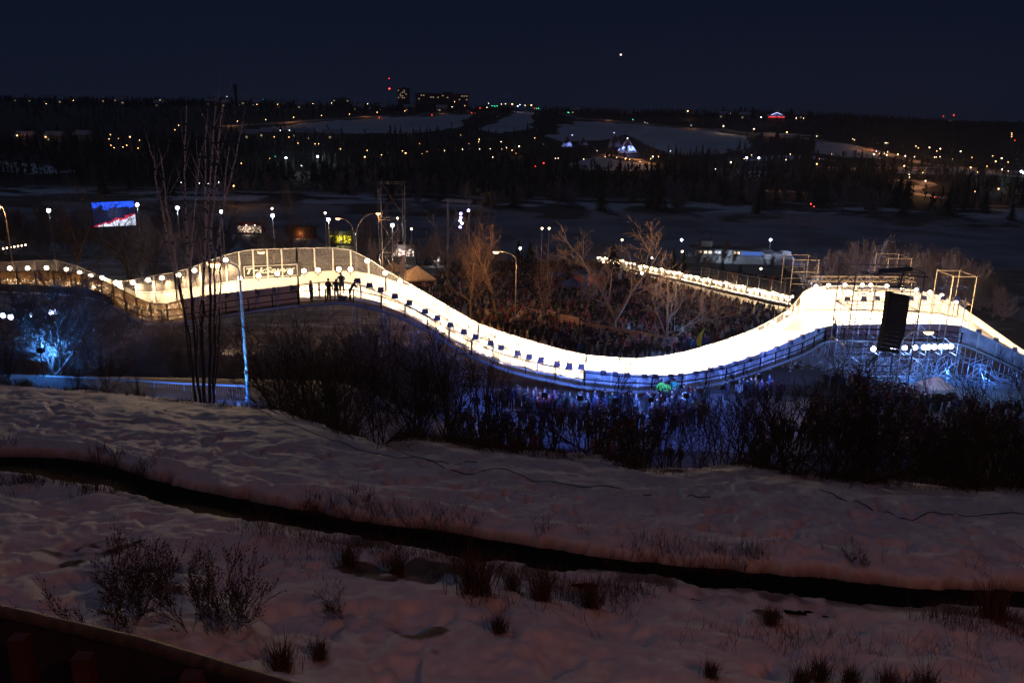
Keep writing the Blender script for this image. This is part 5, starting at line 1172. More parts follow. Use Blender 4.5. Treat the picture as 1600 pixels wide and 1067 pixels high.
# ================================================================== FAR SIDE
LD = {'o': sod_m, 'c': white_l, 'w': warm_l, 'r': red_l, 'g': green_l, 'b': blue_l}
L1 = "86,359,o2 228,365,o2 290,340,w0 545,376,o1 552,355,o1 592,373,o0 650,365,o2 698,382,o1 555,407,o1 570,420,o1 615,416,o1 634,408,o1 690,422,o1 875,330,o1 893,308,o1 1187,287,o1 1329,279,o1 1467,268,o1 1312,338,c1 1357,334,c1 1402,334,c1 1447,333,c1 1371,365,o1 1445,367,o1 1490,397,o1 1543,373,o0 1575,400,o1 1593,400,o1 1430,470,c3 1588,463,c3 1508,510,c1 1376,463,g0 1348,474,o0 1206,498,o1 1168,610,o2 997,598,c1 1041,600,c1 1093,592,c1 905,593,c1 231,199,o1 367,183,o1 575,183,o0 800,181,o1 1033,175,c1 1135,163,c0 1128,182,o1 1130,195,w1 1208,192,o0 1284,200,o0 1314,180,g0 1564,200,o0 610,190,o0 515,186,o0"
L2 = "48,279,o1 188,268,o1 327,259,o1 468,252,o1 606,243,o1 744,236,o1 616,267,r1 880,256,r1 1078,245,r1 422,426,o1 556,433,o1 628,455,o1 544,465,o2 733,435,o1 748,446,o2 818,400,o0 830,450,o0 855,440,o0 943,434,w1 1023,355,o0 1064,400,o0 1033,428,w1 1116,378,w1 1113,390,o1 1118,426,w1 1172,425,w1 1184,467,w1 1226,390,w1 1228,426,o0 1253,420,w1 1280,432,o1 1316,413,w2 1300,448,o0 1394,371,o0 1397,512,r1 1438,496,r2 1497,473,w1 1511,472,w1 1120,222,r1 1155,218,w1 1163,198,w1 1180,210,g1 1193,212,g1 1206,212,g1 1227,202,w1 1247,200,w1 1281,202,o2 1308,212,b2 1319,205,c1 1345,208,w1 1377,207,o2 1393,223,r1 1403,223,g1 1412,223,g1 1560,243,g1 285,200,o1 378,197,w1 418,200,o1 527,203,o1 557,200,w1 850,215,o0 912,215,o1 980,215,w1 993,190,o1 1045,210,o0 5,203,o1 108,203,o1"
L3 = "45,356,w2 143,303,o1 448,436,w1 582,420,o1 532,384,w0 880,420,w2 867,433,o1 710,433,o2 638,271,b1 722,306,b2 376,286,b1 990,385,c1 1467,426,b3 1543,428,b3 1497,410,o1 1451,434,o1 1368,455,w2 1272,497,w1 1098,136,o2 1310,141,o1 1366,152,o1 1322,229,w2 1512,247,w2 1557,174,b2 355,146,g1 755,189,g1 830,207,w0 845,212,w0 1120,226,c0 655,425,o1 735,438,o1 800,452,o1 915,420,o1"
L4 = "335,160,w1 375,161,w1 283,238,o2 449,260,w1 648,275,w1 658,281,w1 829,297,w1 838,298,w1 845,298,w0 1152,150,r1 1210,143,r2 1191,175,o0 1532,243,o1 1532,252,o1 1532,262,o1 1549,283,r1 1000,315,w1 1014,325,o1 1075,323,w2 1116,342,o1 1135,330,w2 1248,344,w2 756,340,r1 780,343,b1 767,360,w2 797,356,o1 825,357,w1 837,364,w2 843,348,w1 899,361,o2 941,370,w2 992,374,w1 1103,376,w1 1112,376,w1 1134,374,w1 1202,387,o0 1311,378,o1 1427,370,o1 1443,400,o2 1476,383,w2 1512,404,o1 1395,427,o1 1304,434,o2 1342,459,o1 1479,445,w2 1513,453,o1 1585,455,c3 1596,462,c3 935,425,o2 1038,462,o1 962,472,w1 964,487,w1 1053,508,w2 1328,567,o1 1459,552,o2 531,359,w1 302,360,w1 278,391,w1 449,414,o2 416,636,r2 432,650,r1 1103,598,r1 463,385,o0"
LT = []
for s, ox, oy, k in ((L1, 0, 100, 3.2), (L2, 400, 100, 3.2), (L3, 800, 140, 4.0), (L4, 1150, 140, 3.556)):
    for w_ in s.split():
        a, b, c_ = w_.split(','); LT.append((ox+float(a)/k, oy+float(b)/k, c_[0], int(c_[1])))
cn = {'o': 'orange', 'c': 'white', 'w': 'warm yellow', 'r': 'red', 'g': 'green', 'b': 'blue white'}
def region(px, py):
    if py < 175: v = 'on far skyline'
    elif py < 205: v = 'under the skyline'
    elif py < 235: v = 'low on valley side'
    else: v = 'in far valley'
    h = ['at the far left', 'left of the poplar tops', 'right of the poplar tops', 'above the tan tents', 'above the middle of the infield', 'left of the glass pyramids' , 'above the riverboat', 'above the platform', 'at the far right'][min(8, int(px/178))]
    if 840 < px < 1000 and 195 < py < 240: h = 'around the glass pyramids'
    return v+' '+h
lamp_cache = {}
lamp_pix = []
EN = {'o': (1, .42, .12), 'c': (.85, .92, 1), 'w': (1, .7, .4), 'b': (.5, .55, 1), 'r': (1, .05, .03), 'g': (.1, 1, .5)}
hfar = {0: (.18, 5), 1: (.30, 8), 2: (.55, 10), 3: (1.1, 12)}
for px, py, c_, s_ in LT:
    r_, h_ = hfar[s_]; q_ = gp(px, py, lift=h_, y0=300)
    if q_ is None: q_ = at(px, py, 1500.0)
    if q_[1] > 1900: q_ = at(px, py, 1650.0)
    r_ = max(r_*q_[1]/700*.8, r_*.55)*np.interp(q_[1], [400, 1500], [1, .8]); g = ground(q_[0], q_[1]); H = q_[2]-g; lamp_pix.append((px, py, q_[1]))
    key = (c_,); 
    if key not in lamp_cache:
        mb = MB(); mb.lathe([(.01, -1), (.6, -.8), (.95, -.3), (.95, .3), (.6, .7), (.01, .8)], n=8); m1 = mb.mesh('lamp', LD[c_]); mb = MB(); mb.tubes([(0, 0, -1)], [(0, 0, 0)], .09, .06, 5); m2 = mb.mesh('pole', pole_m); lamp_cache[key] = (m1, m2)
    m1, m2 = lamp_cache[key]; lb = '%s%s lamp %s' % ('bright ' if s_ >= 2 else 'faint ' if s_ == 0 else '', cn[c_], region(px, py))
    t = thing('distant_lamp', lb, 'lamp', (q_[0], q_[1], g), 0, lb.replace(' lamp ', ' lamps '))
    o = bpy.data.objects.new('lamp', m1); C.objects.link(o); o.parent = t; o.scale = (float(r_),)*3; o.location = (0, 0, float(H))
    o = bpy.data.objects.new('pole', m2); C.objects.link(o); o.parent = t; o.location = (0, 0, float(H)); o.scale = (1.2, 1.2, float(max(H, .5)))
    if s_ >= 2 and c_ in 'ocwb': point('distant_lamp_light', (q_[0], q_[1]-r_*1.5, q_[2]+r_+.3), 900 if s_ == 2 else 5000, EN[c_], r_)
# orange lit roads
road_m = mat('lit_road', (.30, .27, .25), .8)
def road(label, pts, w_):
    P = [gp(px, py, y0=300) for px, py in pts]; P = np.array([p_ for p_ in P if p_ is not None]); u = np.linspace(0, len(P)-1, 60); Q = np.array([pick(P, k) for k in u]); d = np.gradient(Q[:, :2], axis=0); nn = np.c_[-d[:, 1], d[:, 0]]; nn /= np.linalg.norm(nn, axis=1, keepdims=True)
    A = Q.copy(); B = Q.copy(); A[:, :2] += nn*w_/2; B[:, :2] -= nn*w_/2
    M_ = (A+B)/2; rows = [A, M_, B]
    for r__ in rows: r__[:, 2] = G(r__[:, 0], r__[:, 1])+.35
    mb = MB(); mb.grid(np.array(rows)); tag(mb.build('road', road_m), label, kind='structure'); return Q
Qs = [(road('hillside road lit by orange lamps above the left snowfield', [(340, 198), (400, 195), (500, 188), (600, 182), (700, 178), (745, 176)], 14), 260),
      (road('hillside road curving down to the right above the snowfields', [(838, 176), (900, 185), (960, 190), (1060, 199), (1150, 207), (1230, 214), (1290, 222)], 16), 150),
      (road('highway with orange light in the right of the valley', [(1350, 232), (1380, 240), (1420, 250), (1500, 262), (1600, 275)], 20), 500),
      (road('highway ramp lit orange at the right', [(1280, 262), (1350, 263), (1420, 264), (1480, 267)], 14), 300),
      (road('lower highway bend lit orange at the right', [(1398, 282), (1440, 284), (1452, 290), (1425, 296), (1440, 306), (1490, 312)], 12), 500),
      (road('orange lit street at the foot of the glass pyramids', [(945, 242), (980, 248), (1005, 254), (1030, 258)], 14), 600),
      (road('pale riverside road on the right of the valley', [(1165, 297), (1215, 300), (1275, 303)], 6), 60)]
for Q, e_ in Qs:
    for k in range(4, 60, 14): point('road_lamp_light', Q[k]+[0, 0, 9], e_*8, (1, .42, .16), 1.0)
# glass pyramids
gl = {}
for lb, px, pb, pt_, w_, e_, y in [('leftmost glass pyramid, dim blue', 886, 229, 211, 17, .5, 1050), ('unlit glass pyramid right of the leftmost one', 911, 229, 214, 18, .03, 1080), ('dark glass pyramid with a lamp on its tip', 960, 231, 207, 22, .05, 1060), ('brightest blue white glass pyramid', 980, 236, 217, 26, 2.2, 1000)]:
    a = at(px-w_/2, pb, y); b = at(px+w_/2, pb, y); tp = at(px, pt_, y); h = (b[0]-a[0])/2; cx = (a[0]+b[0])/2
    t = thing('glass_pyramid', lb, 'glass pyramid', (cx, y, a[2]), 0, None); H = tp[2]-a[2]
    m_ = windowed('pyramid_glass_%d' % px, (.25, .35, 1.0), e_*2.2); m_.node_tree.nodes['Noise Texture'].inputs['Scale'].default_value = .12
    V = [(-h, -h, 0), (h, -h, 0), (h, h, 0), (-h, h, 0), (0, 0, H)]; mb = MB(); mb.add(V, [[0, 1, 4], [1, 2, 4], [2, 3, 4], [3, 0, 4]]); mb.build('glazing', m_, t)
    mb = MB()
    for i in range(4):
        mb.bar(V[i], V[4], .5); mb.bar(V[i], V[(i+1) % 4], .5)
        for f in (.25, .5, .75): p0 = np.array(V[i])*(1-f)+np.array(V[(i+1) % 4])*f; mb.bar(p0, p0*(1-min(f, 1-f)*2*.98)+np.array(V[4])*min(f, 1-f)*2*.98 if False else np.array(V[4]), .25)
    mb.build('frame', mat('pyramid_frame', (.5, .5, .55), .5), t)
    mb = MB(); mb.box((0, 0, -1.0), (2*h+3, 2*h+3, 2)); mb.build('plinth', mat('concrete', (.3, .3, .3), .8), t)
    if e_ > 1: point('pyramid_glow', (cx, y-h-8, a[2]+3), 3000, (.3, .4, 1), 2)
    gl[px] = t
# apartment blocks and houses
win_lit = emat('lit_window', (1.0, .72, .4), .35); roof_s = mat('snowy_roof', (.6, .6, .65), .8); wall_d = mat('house_wall', (.16, .14, .13), .8)
def block(label, pxl, pxr, pyt, y, rows, cols, p_on, seed):
    rr = random.Random(seed); a = at(pxl, pyt, y); b = at(pxr, pyt, y); w_ = b[0]-a[0]; cx = (a[0]+b[0])/2; g = ground(cx, y)-2; H = (a[2]+b[2])/2-g
    t = thing('apartment_block', label, 'building', (cx, y, g)); mb = MB(); mb.box((0, 6, H/2), (w_, 12, H)); mb.build('wall', wall_d, t); mb = MB(); mb.box((0, 6, H+.4), (w_+1, 13, .8)); mb.box((w_*.1, 6, H+2), (w_*.2, 5, 3)); mb.build('roof', wall_d, t)
    for r_ in range(rows):
        for c_ in range(cols):
            if rr.random() < p_on: mb = MB(); mb.box((-w_/2+w_*(c_+.5)/cols, -.05, H-3.2-r_*3.1), (w_/cols*.55, .1, 1.7)); mb.build('window', win_lit, t)
block('narrow apartment tower with lit windows on the skyline', 621, 639, 139, 1560, 5, 6, .3, 1)
block('long apartment block with rows of lit windows on the skyline', 649, 731, 147, 1560, 3, 22, .28, 2)
block('low dark block on the skyline right of the church tower', 520, 545, 155, 1600, 1, 6, .3, 3)
hp = thing('house', 'x', 'house'); mb = MB(); mb.box((0, 0, 2.4), (11, 9, 4.8)); mb.build('wall', mat('pale_siding', (.32, .3, .3), .8), hp)
mb = MB(); V = [(-6, -5, 4.8), (6, -5, 4.8), (6, 5, 4.8), (-6, 5, 4.8), (-6, 0, 7.8), (6, 0, 7.8)]; mb.add(V, [[0, 1, 5, 4], [2, 3, 4, 5]]); mb.add(V, [[3, 0, 4], [1, 2, 5]]); mb.build('roof', roof_s, hp)
mb = MB(); mb.box((-2.5, -4.55, 2.2), (1.6, .1, 1.3)); mb.build('window', win_lit, hp); mb = MB(); mb.box((3, -4.55, 1.2), (1.1, .1, 2.2)); mb.build('door', wall_d, hp)
HS = [(30, 153), (52, 158), (75, 158), (100, 160), (160, 162), (195, 160), (250, 158), (330, 158), (352, 160), (383, 163), (402, 164), (438, 163), (470, 162), (500, 163), (560, 164), (598, 166), (1090, 165), (1130, 168), (1165, 172), (1250, 182), (640, 168), (690, 170), (900, 168), (980, 168), (130, 205), (85, 208), (40, 208), (420, 230), (480, 232), (520, 228), (470, 226), (395, 228)]
for i, (px, py) in enumerate(HS):
    y = 1450+random.uniform(-40, 60) if py < 190 else 1000
    q_ = at(px, py, y); g = ground(q_[0], y); lb = 'small pale roofed house '+region(px, py)
    if i == 0: hp.location = (q_[0], y, g); hp['label'] = lb; hp['group'] = 'houses '+region(px, py); hp.scale = (1.6,)*3
    else: dup(hp, (q_[0], y, g), random.uniform(-.5, .5), 1.6, lb, 'houses '+region(px, py))
# house outlined with festive lights
q_ = at(1213, 183, 1350); g = ground(q_[0], 1350); t = thing('house', 'house outlined with red and blue white festive lights on the far ridge', 'house', (q_[0], 1350, g)); H = q_[2]-g
mb = MB(); mb.box((0, 4, H/2), (26, 9, max(H, 2))); mb.build('wall', wall_d, t); mb = MB(); V = [(-14, -1, H), (14, -1, H), (14, 9, H), (-14, 9, H), (-14, 4, H+4), (14, 4, H+4)]; mb.add(V, [[0, 1, 5, 4], [2, 3, 4, 5]]); mb.build('roof', roof_s, t)
mb = MB(); mb.bar((-13, -1.2, H-.3), (13, -1.2, H-.3), .7); mb.build('red_light_string', emat('red_string', (1, .03, .04), 3), t)
mb = MB(); mb.bar((-8, -1.3, H+3), (0, -1.3, H+6.5), .6); mb.bar((0, -1.3, H+6.5), (9, -1.3, H+3), .6); mb.build('white_light_string', emat('white_string', (.5, .5, 1), 3), t)
# radio mast with red lamps, church-like tower
q_ = at(608, 123, 1700); g = ground(q_[0], 1700); t = thing('radio_mast', 'thin radio mast with red warning lamps on the skyline', 'radio mast', (q_[0], 1700, g)); H = q_[2]-g
mb = MB()
for k in range(3): a_ = k*2.094; mb.tubes([(2*math.cos(a_), 2*math.sin(a_), 0)], [(0.2*math.cos(a_), .2*math.sin(a_), H)], .15, .12, 4)
for k in range(12): z0 = H*k/12; r0 = 2*(1-k/12); mb.tubes([(r0, 0, z0)], [(-r0*.8, r0*.4, z0+H/12)], .08, .08, 4)
mb.build('lattice', steel, t)
for zz, r_ in ((H, .7), (at(608, 139, 1700)[2]-g, 1.6)): mb = MB(); mb.lathe([(.01, -r_), (r_, 0), (.01, r_)], (0, 0, zz), 8); mb.build('warning_lamp', red_l, t)
q_ = at(367, 132, 1550); g = ground(q_[0], 1550); t = thing('water_tower', 'dark tower standing above the skyline left of the radio mast', 'tower', (q_[0], 1550, g)); H = q_[2]-g
mb = MB(); mb.lathe([(3.2, 0), (2.6, H*.6)], n=8); mb.build('shaft', wall_d, t); mb = MB(); mb.lathe([(2.8, H*.6), (4, H*.7), (4, H-1), (.1, H+1)], n=8); mb.build('tank', wall_d, t)
# bright star
st = MB(); V = []; sp_ = at(970, 86, 8000); st.lathe([(.01, -9), (7, -5), (9, 0), (7, 5), (.01, 9)], sp_, 8); tag(st.build('star', emat('star_light', (1, .8, .7), 2.2)), 'single bright star in the dark sky right of centre', 'star')
# ---- riverboat
y = 312; a = at(1067, 397, y); b = at(1240, 402, y); zb = -54.4; L = b[0]-a[0]; t = thing('riverboat', 'long pale riverboat with dark roof moored on the frozen river', 'boat', ((a[0]+b[0])/2, y, zb), R(-2))
hullm = mat('white_hull', (.55, .57, .6), .6, var=.2, vscale=.5); h2 = L/2; Wb = 4.5
prof = [(-h2, 1.2), (-h2+1.5, 3.6), (-h2+5, Wb), (h2-6, Wb), (h2-2, 3), (h2, .6)]; V = []
for (x_, w_) in prof: V += [(x_, -w_*.85, 0), (x_, -w_, 2.6), (x_, w_, 2.6), (x_, w_*.85, 0)]
mb = MB(); mb.add(V, [[4*i+j, 4*i+4+j, 4*i+5+j, 4*i+1+j] for i in range(5) for j in range(3)]+[[0, 1, 2, 3], [20, 23, 22, 21]]); mb.build('hull', hullm, t)
mb = MB(); mb.box((0, 0, 2.75), (L*.96, 8.4, .2)); mb.build('deck', hullm, t)
mb = MB(); mb.box((-L*.10, 0, 4.1), (L*.62, 6.6, 2.5)); mb.build('cabin', mat('cabin_wall', (.25, .27, .33), .6), t)
mb = MB(); mb.box((-L*.08, 0, 5.55), (L*.72, 8.8, .35)); mb.build('roof', mat('dark_roof', (.03, .03, .035), .8), t)
mb = MB(); mb.box((-L*.30, 0, 7.0), (4.2, 4, 2.4)); mb.box((-L*.30, 0, 8.3), (4.8, 4.6, .2)); mb.build('wheelhouse', mat('wheelhouse', (.18, .17, .16), .7), t)
mb = MB(); mb.tubes([(-L*.24, 1.5, 5.6)], [(-L*.24, 1.5, 9.6)], .45, .45, 8); mb.build('funnel', black_m, t)
for k, (f, m_) in enumerate([(-.36, warm_l), (-.31, warm_l), (-.22, white_l), (-.19, white_l), (-.05, warm_l), (-.02, win_lit), (.15, red_l), (-.27, win_lit)]):
    mb = MB(); mb.box((L*f, -3.35, 4.3), (1.0, .1, .8)); mb.build('window', emat('boat_window%d' % k, tuple(m_.node_tree.nodes['Principled BSDF'].inputs['Emission Color'].default_value)[:3], 2.5), t)
mb = MB(); mb.box((L*.1, -3.36, 4.2), (8, .1, 1.5)); mb.build('window', emat('blue_boat_window', (.1, .25, .9), .5), t)
for s in (-1, 1):
    mb = MB()
    for k in range(36): x_ = -L*.46+L*.92*k/35; mb.tubes([(x_, s*4.1, 2.8)], [(x_, s*4.1, 3.9)], .03, .03, 4)
    mb.tubes([(-L*.46, s*4.1, 3.9)], [(L*.46, s*4.1, 3.9)], .04, .04, 4); mb.build('railing', hullm, t)
mb = MB(); mb.box((L*.33, 0, 3.4), (L*.25, 7, 1.2)); mb.box((L*.42, 0, 4.4), (3, 4, 1)); mb.build('stern_house', hullm, t)
point('boat_light', ((a[0]+b[0])/2-6, y-7, zb+5), 900, (.75, .85, 1), .6); point('boat_light', (b[0], y-4, zb+8), 1600, (.55, .6, 1), .5); point('boat_light', (a[0]+L*.75, y-8, zb+7), 700, (.7, .8, 1), .5)
for px, py, lb in [(1204, 375, 'bright blue white deck lamp at the stern of the riverboat'), (1065, 375, 'deck lamp at the bow of the riverboat')]:
    q_ = at(px, py, y-2); t = thing('deck_lamp', lb, 'lamp', q_); mb = MB(); mb.lathe([(.01, -.6), (.6, 0), (.01, .6)], n=8); mb.build('globe', blue_l, t); mb = MB(); mb.tubes([(0, 0, zb-q_[2])], [(0, 0, 0)], .07, .07, 5); mb.build('pole', steel, t)
# ---- far track piece on the event ground
def far_track(label, pts, y_of, side_h=1.1, plx=None, w_=4.5):
    P = np.array([gp(px, py+2)+[0, 0, .3] for px, py in pts]); u = np.linspace(0, len(P)-1, 40); N_ = np.array([pick(P, k) for k in u]); F2 = N_+[0, w_, 0]
    t = thing('ice_track', label, 'ice track', (0, 0, 0), 0, 'far stretches of the ice track'); mb = MB(); mb.grid(np.stack([N_, F2], 0)); mb.build('ice_surface', ice_m, t)
    mb = MB(); mb.grid(np.stack([N_-[0, 0, .02], N_-[0, 0, 1.2]], 0)); mb.build('skirt', black_m, t)
    wall(t, F2, F2+[0, 0, side_h*1.2], 0, 39, white_board, step=5, plex=False); wall(t, N_, N_+[0, 0, side_h*.28], 0, 39, white_board, step=5, plex=False)
    if plx:
        k0, k1 = plx; Fb = F2+[0, 0, side_h*1.2]; wall(t, Fb, Fb+[0, 0, 2.1], k0, k1, plexi, step=4.0, board=.02)
    return N_, F2, t
yo = lambda px: float(np.interp(px, [780, 935, 1240], [255, 205, 128]))
N_, F2, t = far_track('thin bright far stretch of track falling from left to right behind the infield crowd', [(935, 411), (960, 413), (1000, 425), (1060, 438), (1120, 453), (1180, 467), (1245, 482)], yo, plx=(24, 38), w_=3.6)
kk = 0
for k in range(0, 40, 1):
    c_ = F2[k]+[0, -.75, .7+.25*math.sin(k*2.3)]
    flood(c_, N_[k]+[0, 1.0, 0], 'floodlight on the far stretch of track behind the infield crowd', 'floodlights on the far stretch of track', 800, real=True, ang=150)
N2, F22, t2 = far_track('bright far corner of the track', [(930, 404), (945, 400), (958, 402), (972, 408)], lambda px: 212, 1.0, w_=9)
for k in range(0, 40, 8): flood(F22[k]+[0, -.4, 1.4], N2[k], 'floodlight on the bright far corner of the track', 'floodlights on the far corner of the track', 2500, ang=150)
N3, F33, t3 = far_track('farthest low stretch of track by the river', [(790, 391), (815, 388), (850, 388), (880, 392), (905, 397), (935, 402)], lambda px: 245, 1.0, plx=(4, 22), w_=4)
for k in range(0, 40, 4): flood(F33[k]+[0, -.4, 1.2], N3[k], 'floodlight on the farthest stretch of track', 'floodlights on the farthest stretch of track', 1800, ang=110)
# ---- woods
con_m = mat('conifer_needles', (.030, .040, .026), .9, var=.4, vscale=2); twig_m = mat('bare_wood', (.045, .038, .034), .95)
def conifer(seed, n=9, k=12):
    rr = random.Random(seed); mb = MB(); V = []; Fs = []
    for i in range(n):
        z0 = .10+.9*i/n; r_ = .26*(1-i/n)**.8+.015
        for j in range(k):
            a_ = 2*math.pi*(j+rr.random()*.7)/k; rl_ = r_*rr.uniform(.65, 1.25); dz = -rr.uniform(.02, .09); b = len(V)
            V += [(0, 0, z0+.07), (rl_*math.cos(a_-.25), rl_*math.sin(a_-.25), z0+dz), (rl_*1.15*math.cos(a_), rl_*1.15*math.sin(a_), z0+dz*1.4), (rl_*math.cos(a_+.25), rl_*math.sin(a_+.25), z0+dz)]; Fs.append((b, b+1, b+2, b+3))
    V += [(-.02, 0, .9), (.02, 0, .9), (0, 0, 1.04), (0, .01, .9)]; Fs.append((len(V)-4, len(V)-3, len(V)-2, len(V)-1)); mb.add(V, Fs); cm = mb.mesh('crown', con_m)
    mb = MB(); mb.tubes([(0, 0, 0)], [(0, 0, .9)], .02, .004, 6); return cm, mb.mesh('trunk', bark_d)
CON = [conifer(i) for i in range(4)]
def put_con(p_, H, label, grp=None):
    cm, tm = random.choice(CON); t = thing('conifer_tree', label, 'tree', p_, random.uniform(0, 6), grp); s = float(H); t.scale = (s*random.uniform(.85, 1.2), s, s)
    for n_, m_ in (('crown', cm), ('trunk', tm)): o = bpy.data.objects.new(n_, m_); C.objects.link(o); o.parent = t
for px, pb, ptp, y, lb in [(810, 395, 374, 236, 'left golden lit conifer beyond the farthest track'), (828, 397, 376, 232, 'right golden lit conifer beyond the farthest track'), (885, 400, 385, 230, 'small golden conifer left of the far corner'), (957, 412, 373, 208, 'golden lit conifer behind the far corner of the track'), (1050, 425, 386, 200, 'broad olive conifer behind the far stretch of track'), (1066, 428, 390, 204, 'second olive conifer beside the broad one'), (1127, 440, 405, 195, 'dark conifer left of the blue stall'), (1155, 440, 412, 195, 'dark conifer right of the first dark one'), (1000, 420, 390, 215, 'narrow golden conifer between the far trees'), (1225, 430, 410, 190, 'dark conifer left of the orange flag')]:
    p_ = pt(px, pb, y); H = at(px, ptp, y)[2]-p_[2]; put_con(p_, H, lb)
lp = np.array(lamp_pix)
def clear(x, y, z, H, w_=.3):
    u, v = proj([[x, y, z], [x, y, z+H]]); hw = H*w_*FPX/y
    return not np.any((lp[:, 2] > y-3) & (np.abs(lp[:, 0]-u[0]) < hw+1.5) & (lp[:, 1] < v[0]+1) & (lp[:, 1] > v[1]-1.5))
cnt = 0
rr = np.random.default_rng(21)
def keepout(u, v):
    return (840 < u < 1010 and 200 < v < 240)
def wfar(u): return ['at the far left', 'round the poplars', 'above the track hump', 'above the tan tents', 'above the infield', 'above the far track', 'above the riverboat', 'above the platform', 'at the far right'][max(0, min(8, int(u/178)))]
def place_ind(n, xr, yr, Hr, label, grp, con=.6):
    k = 0
    while k < n:
        x = rr.uniform(*xr); y = rr.uniform(*yr); z = ground(x, y); u, v = proj([x, y, z]); H = rr.uniform(*Hr)
        if not (-40 < u < 1640) or snowmask(np.array([x]), np.array([y]), np.array([z]))[0] or not clear(x, y, z, H): k += .05; continue
        if rr.random() < con: put_con((x, y, z), H, '%s dark conifer on the far river bank %s' % ('tall' if H > 14 else 'short', wfar(u)), 'dark conifers '+label)
        else: put_tree(('bg', int(x) % 2), (x, y, z), H, 9.0, '%s dark bare tree on the far river bank %s' % ('tall' if H > 13 else 'short', wfar(u)), 'tree', 'dark bare trees '+label)
        k += 1
place_ind(60, (20, 290), (448, 520), (9, 19), 'on the far river bank, right half', '')
place_ind(40, (-260, 20), (448, 520), (8, 15), 'on the far river bank, left half', '', .3)
# clump of conifers between the snowfields on the right, and at skyline
for k in range(34):
    px = rr.uniform(1172, 1270); y = rr.uniform(1000, 1120); q_ = at(px, 236, y); z = ground(q_[0], y)
    if clear(q_[0], y, z, 16): put_con((q_[0], y, z), rr.uniform(11, 20), 'dark conifer in the %s half of the clump between the right snowfields' % ('left' if px < 1220 else 'right'), 'clump of conifers between the right snowfields')
for px in list(rr.uniform(1050, 1280, 30))+list(rr.uniform(0, 1050, 45)):
    y = rr.uniform(1480, 1600); q_ = at(px, 170, y); z = ground(q_[0], y); H = rr.uniform(10, 24 if px > 1100 else 17); put_con((q_[0], y, z-1), H, '%s conifer standing out of the dark skyline %s' % ('tall' if H > 15 else 'small', wfar(px)), 'conifers on the skyline')
# masses of trees
V = []; Fs = []; T3 = []
def add_tree(x, y, z, H, con):
    if con:
        for i in range(4):
            z0 = z+H*(.08+.23*i); r_ = H*.22*(1-i/4.3); b = len(V)
            for j in range(5): a_ = 1.2566*j+rr.random()*.8; q_ = r_*rr.uniform(.7, 1.2); V.append((x+q_*math.cos(a_), y+q_*math.sin(a_), z0-H*.05*rr.random()))
            V.append((x, y, z0+H*.30)); T3.extend([(b+j, b+(j+1) % 5, b+5) for j in range(5)])
    else:
        b0 = len(V); V.extend([(x-.15, y, z), (x+.15, y, z), (x, y, z+H*.8)]); T3.append((b0, b0+1, b0+2))
        for k in range(15):
            f = rr.uniform(.25, 1); a_ = rr.uniform(0, 6.28); q_ = H*.3*math.sin(math.pi*min(f*.8+.15, 1))*rr.uniform(.3, 1.1); b = len(V); dx, dy = q_*math.cos(a_), q_*math.sin(a_); w_ = H*.05
            V.extend([(x+dx*.1, y+dy*.1, z+H*f*.6), (x+dx, y+dy, z+H*f), (x+dx*.7+rr.normal(0, w_), y+dy*.7, z+H*f+rr.uniform(-1, 1)*w_)]); T3.append((b, b+1, b+2))
n_ = 0
for _ in range(16000):
    y = rr.choice([rr.uniform(500, 960), rr.uniform(900, 1700), rr.uniform(1380, 1700)]); t_ = rr.uniform(-.68, .70); x = t_*y; z = ground(x, y)
    if snowmask(np.array([x]), np.array([y]), np.array([z]))[0]: continue
    u, v = proj([x, y, z]); H = rr.uniform(6, 15)
    if keepout(u, v) and y < 1150: continue
    if not clear(x, y, z, H): continue
    # keep the roads and highways open
    if any(np.min(np.hypot(Q[:, 0]-x, (Q[:, 1]-y)*.35)) < 13 for Q, _e in Qs): continue
    con = fbm(np.array([x/60]), np.array([y/60]), 2)[0] > .5; add_tree(x, y, z, H, con); n_ += 1
    if n_ > 9000: break
mb = MB(); mb.add(V, T3); tag(mb.build('woods', con_m), 'dark woods covering the far side of the valley', 'woods', kind='stuff')
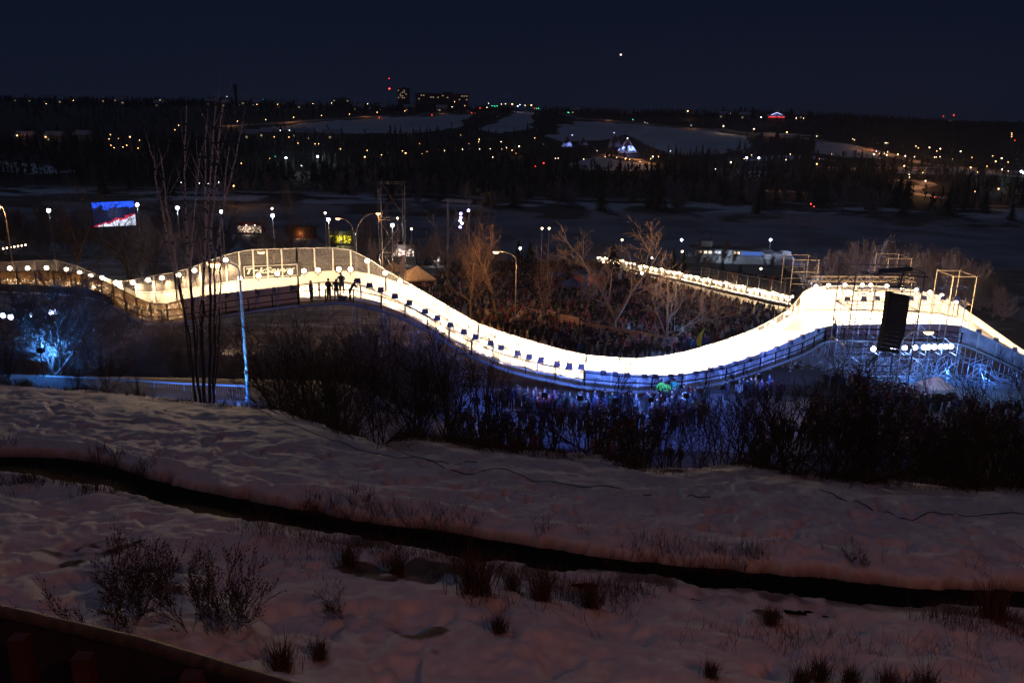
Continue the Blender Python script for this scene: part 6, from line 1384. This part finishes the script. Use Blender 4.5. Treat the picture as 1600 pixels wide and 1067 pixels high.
# ================================================================== thin haze volume, added to imitate lens bloom round the lamps
def haze():
    mb = MB(); x0, x1, y0, y1, z0, z1 = -5000, 5000, -60, 5600, -80, 60
    V = [(x, y, z) for z in (z0, z1) for x, y in ((x0, y0), (x1, y0), (x1, y1), (x0, y1))]
    mb.add(V, [[3, 2, 1, 0], [4, 5, 6, 7], [0, 1, 5, 4], [1, 2, 6, 5], [2, 3, 7, 6], [3, 0, 4, 7]])
    m = bpy.data.materials.new('haze'); m.use_nodes = True; n = m.node_tree; n.nodes.clear(); o = n.nodes.new('ShaderNodeOutputMaterial'); v = n.nodes.new('ShaderNodeVolumePrincipled')
    v.inputs['Color'].default_value = (.7, .8, 1, 1); v.inputs['Density'].default_value = HAZE; v.inputs['Anisotropy'].default_value = 0.6
    n.links.new(v.outputs[0], o.inputs['Volume']); ob = mb.build('haze', m); tag(ob, 'thin haze added for bloom round the lamps', kind='stuff')
    cy.volume_bounces = 0
HAZE = 0.00010
haze()

# ================================================================== labels: tell repeats apart by their order where that can be pointed at
def finish_labels():
    bpy.context.view_layer.update()
    words = ['first', 'second', 'third', 'fourth', 'fifth', 'sixth', 'seventh', 'eighth', 'ninth', 'tenth', 'eleventh', 'twelfth', 'thirteenth', 'fourteenth', 'fifteenth', 'sixteenth', 'seventeenth', 'eighteenth', 'nineteenth', 'twentieth']
    bl = {}
    for o in C.objects:
        if o.parent is None and 'category' in o.keys() and o.get('label'): bl.setdefault(o['label'], []).append(o)
    for lb, os_ in bl.items():
        if len(os_) < 2 or len(os_) > 40: continue
        if not os_[0].get('group'):
            for o in os_: o['group'] = 'like ones: '+lb
        os_.sort(key=lambda o: proj(np.array(o.matrix_world.translation))[0])
        n = len(os_)
        for i, o in enumerate(os_):
            ph = 'leftmost' if i == 0 else 'rightmost' if i == n-1 else (words[i] if i < 20 else str(i+1)+'th')+' from left'
            l2 = lb+', '+ph
            if len(l2.split()) <= 16: o['label'] = l2
            else: o['label'] = ph+': '+' '.join(lb.split()[:13]) if False else lb
finish_labels()
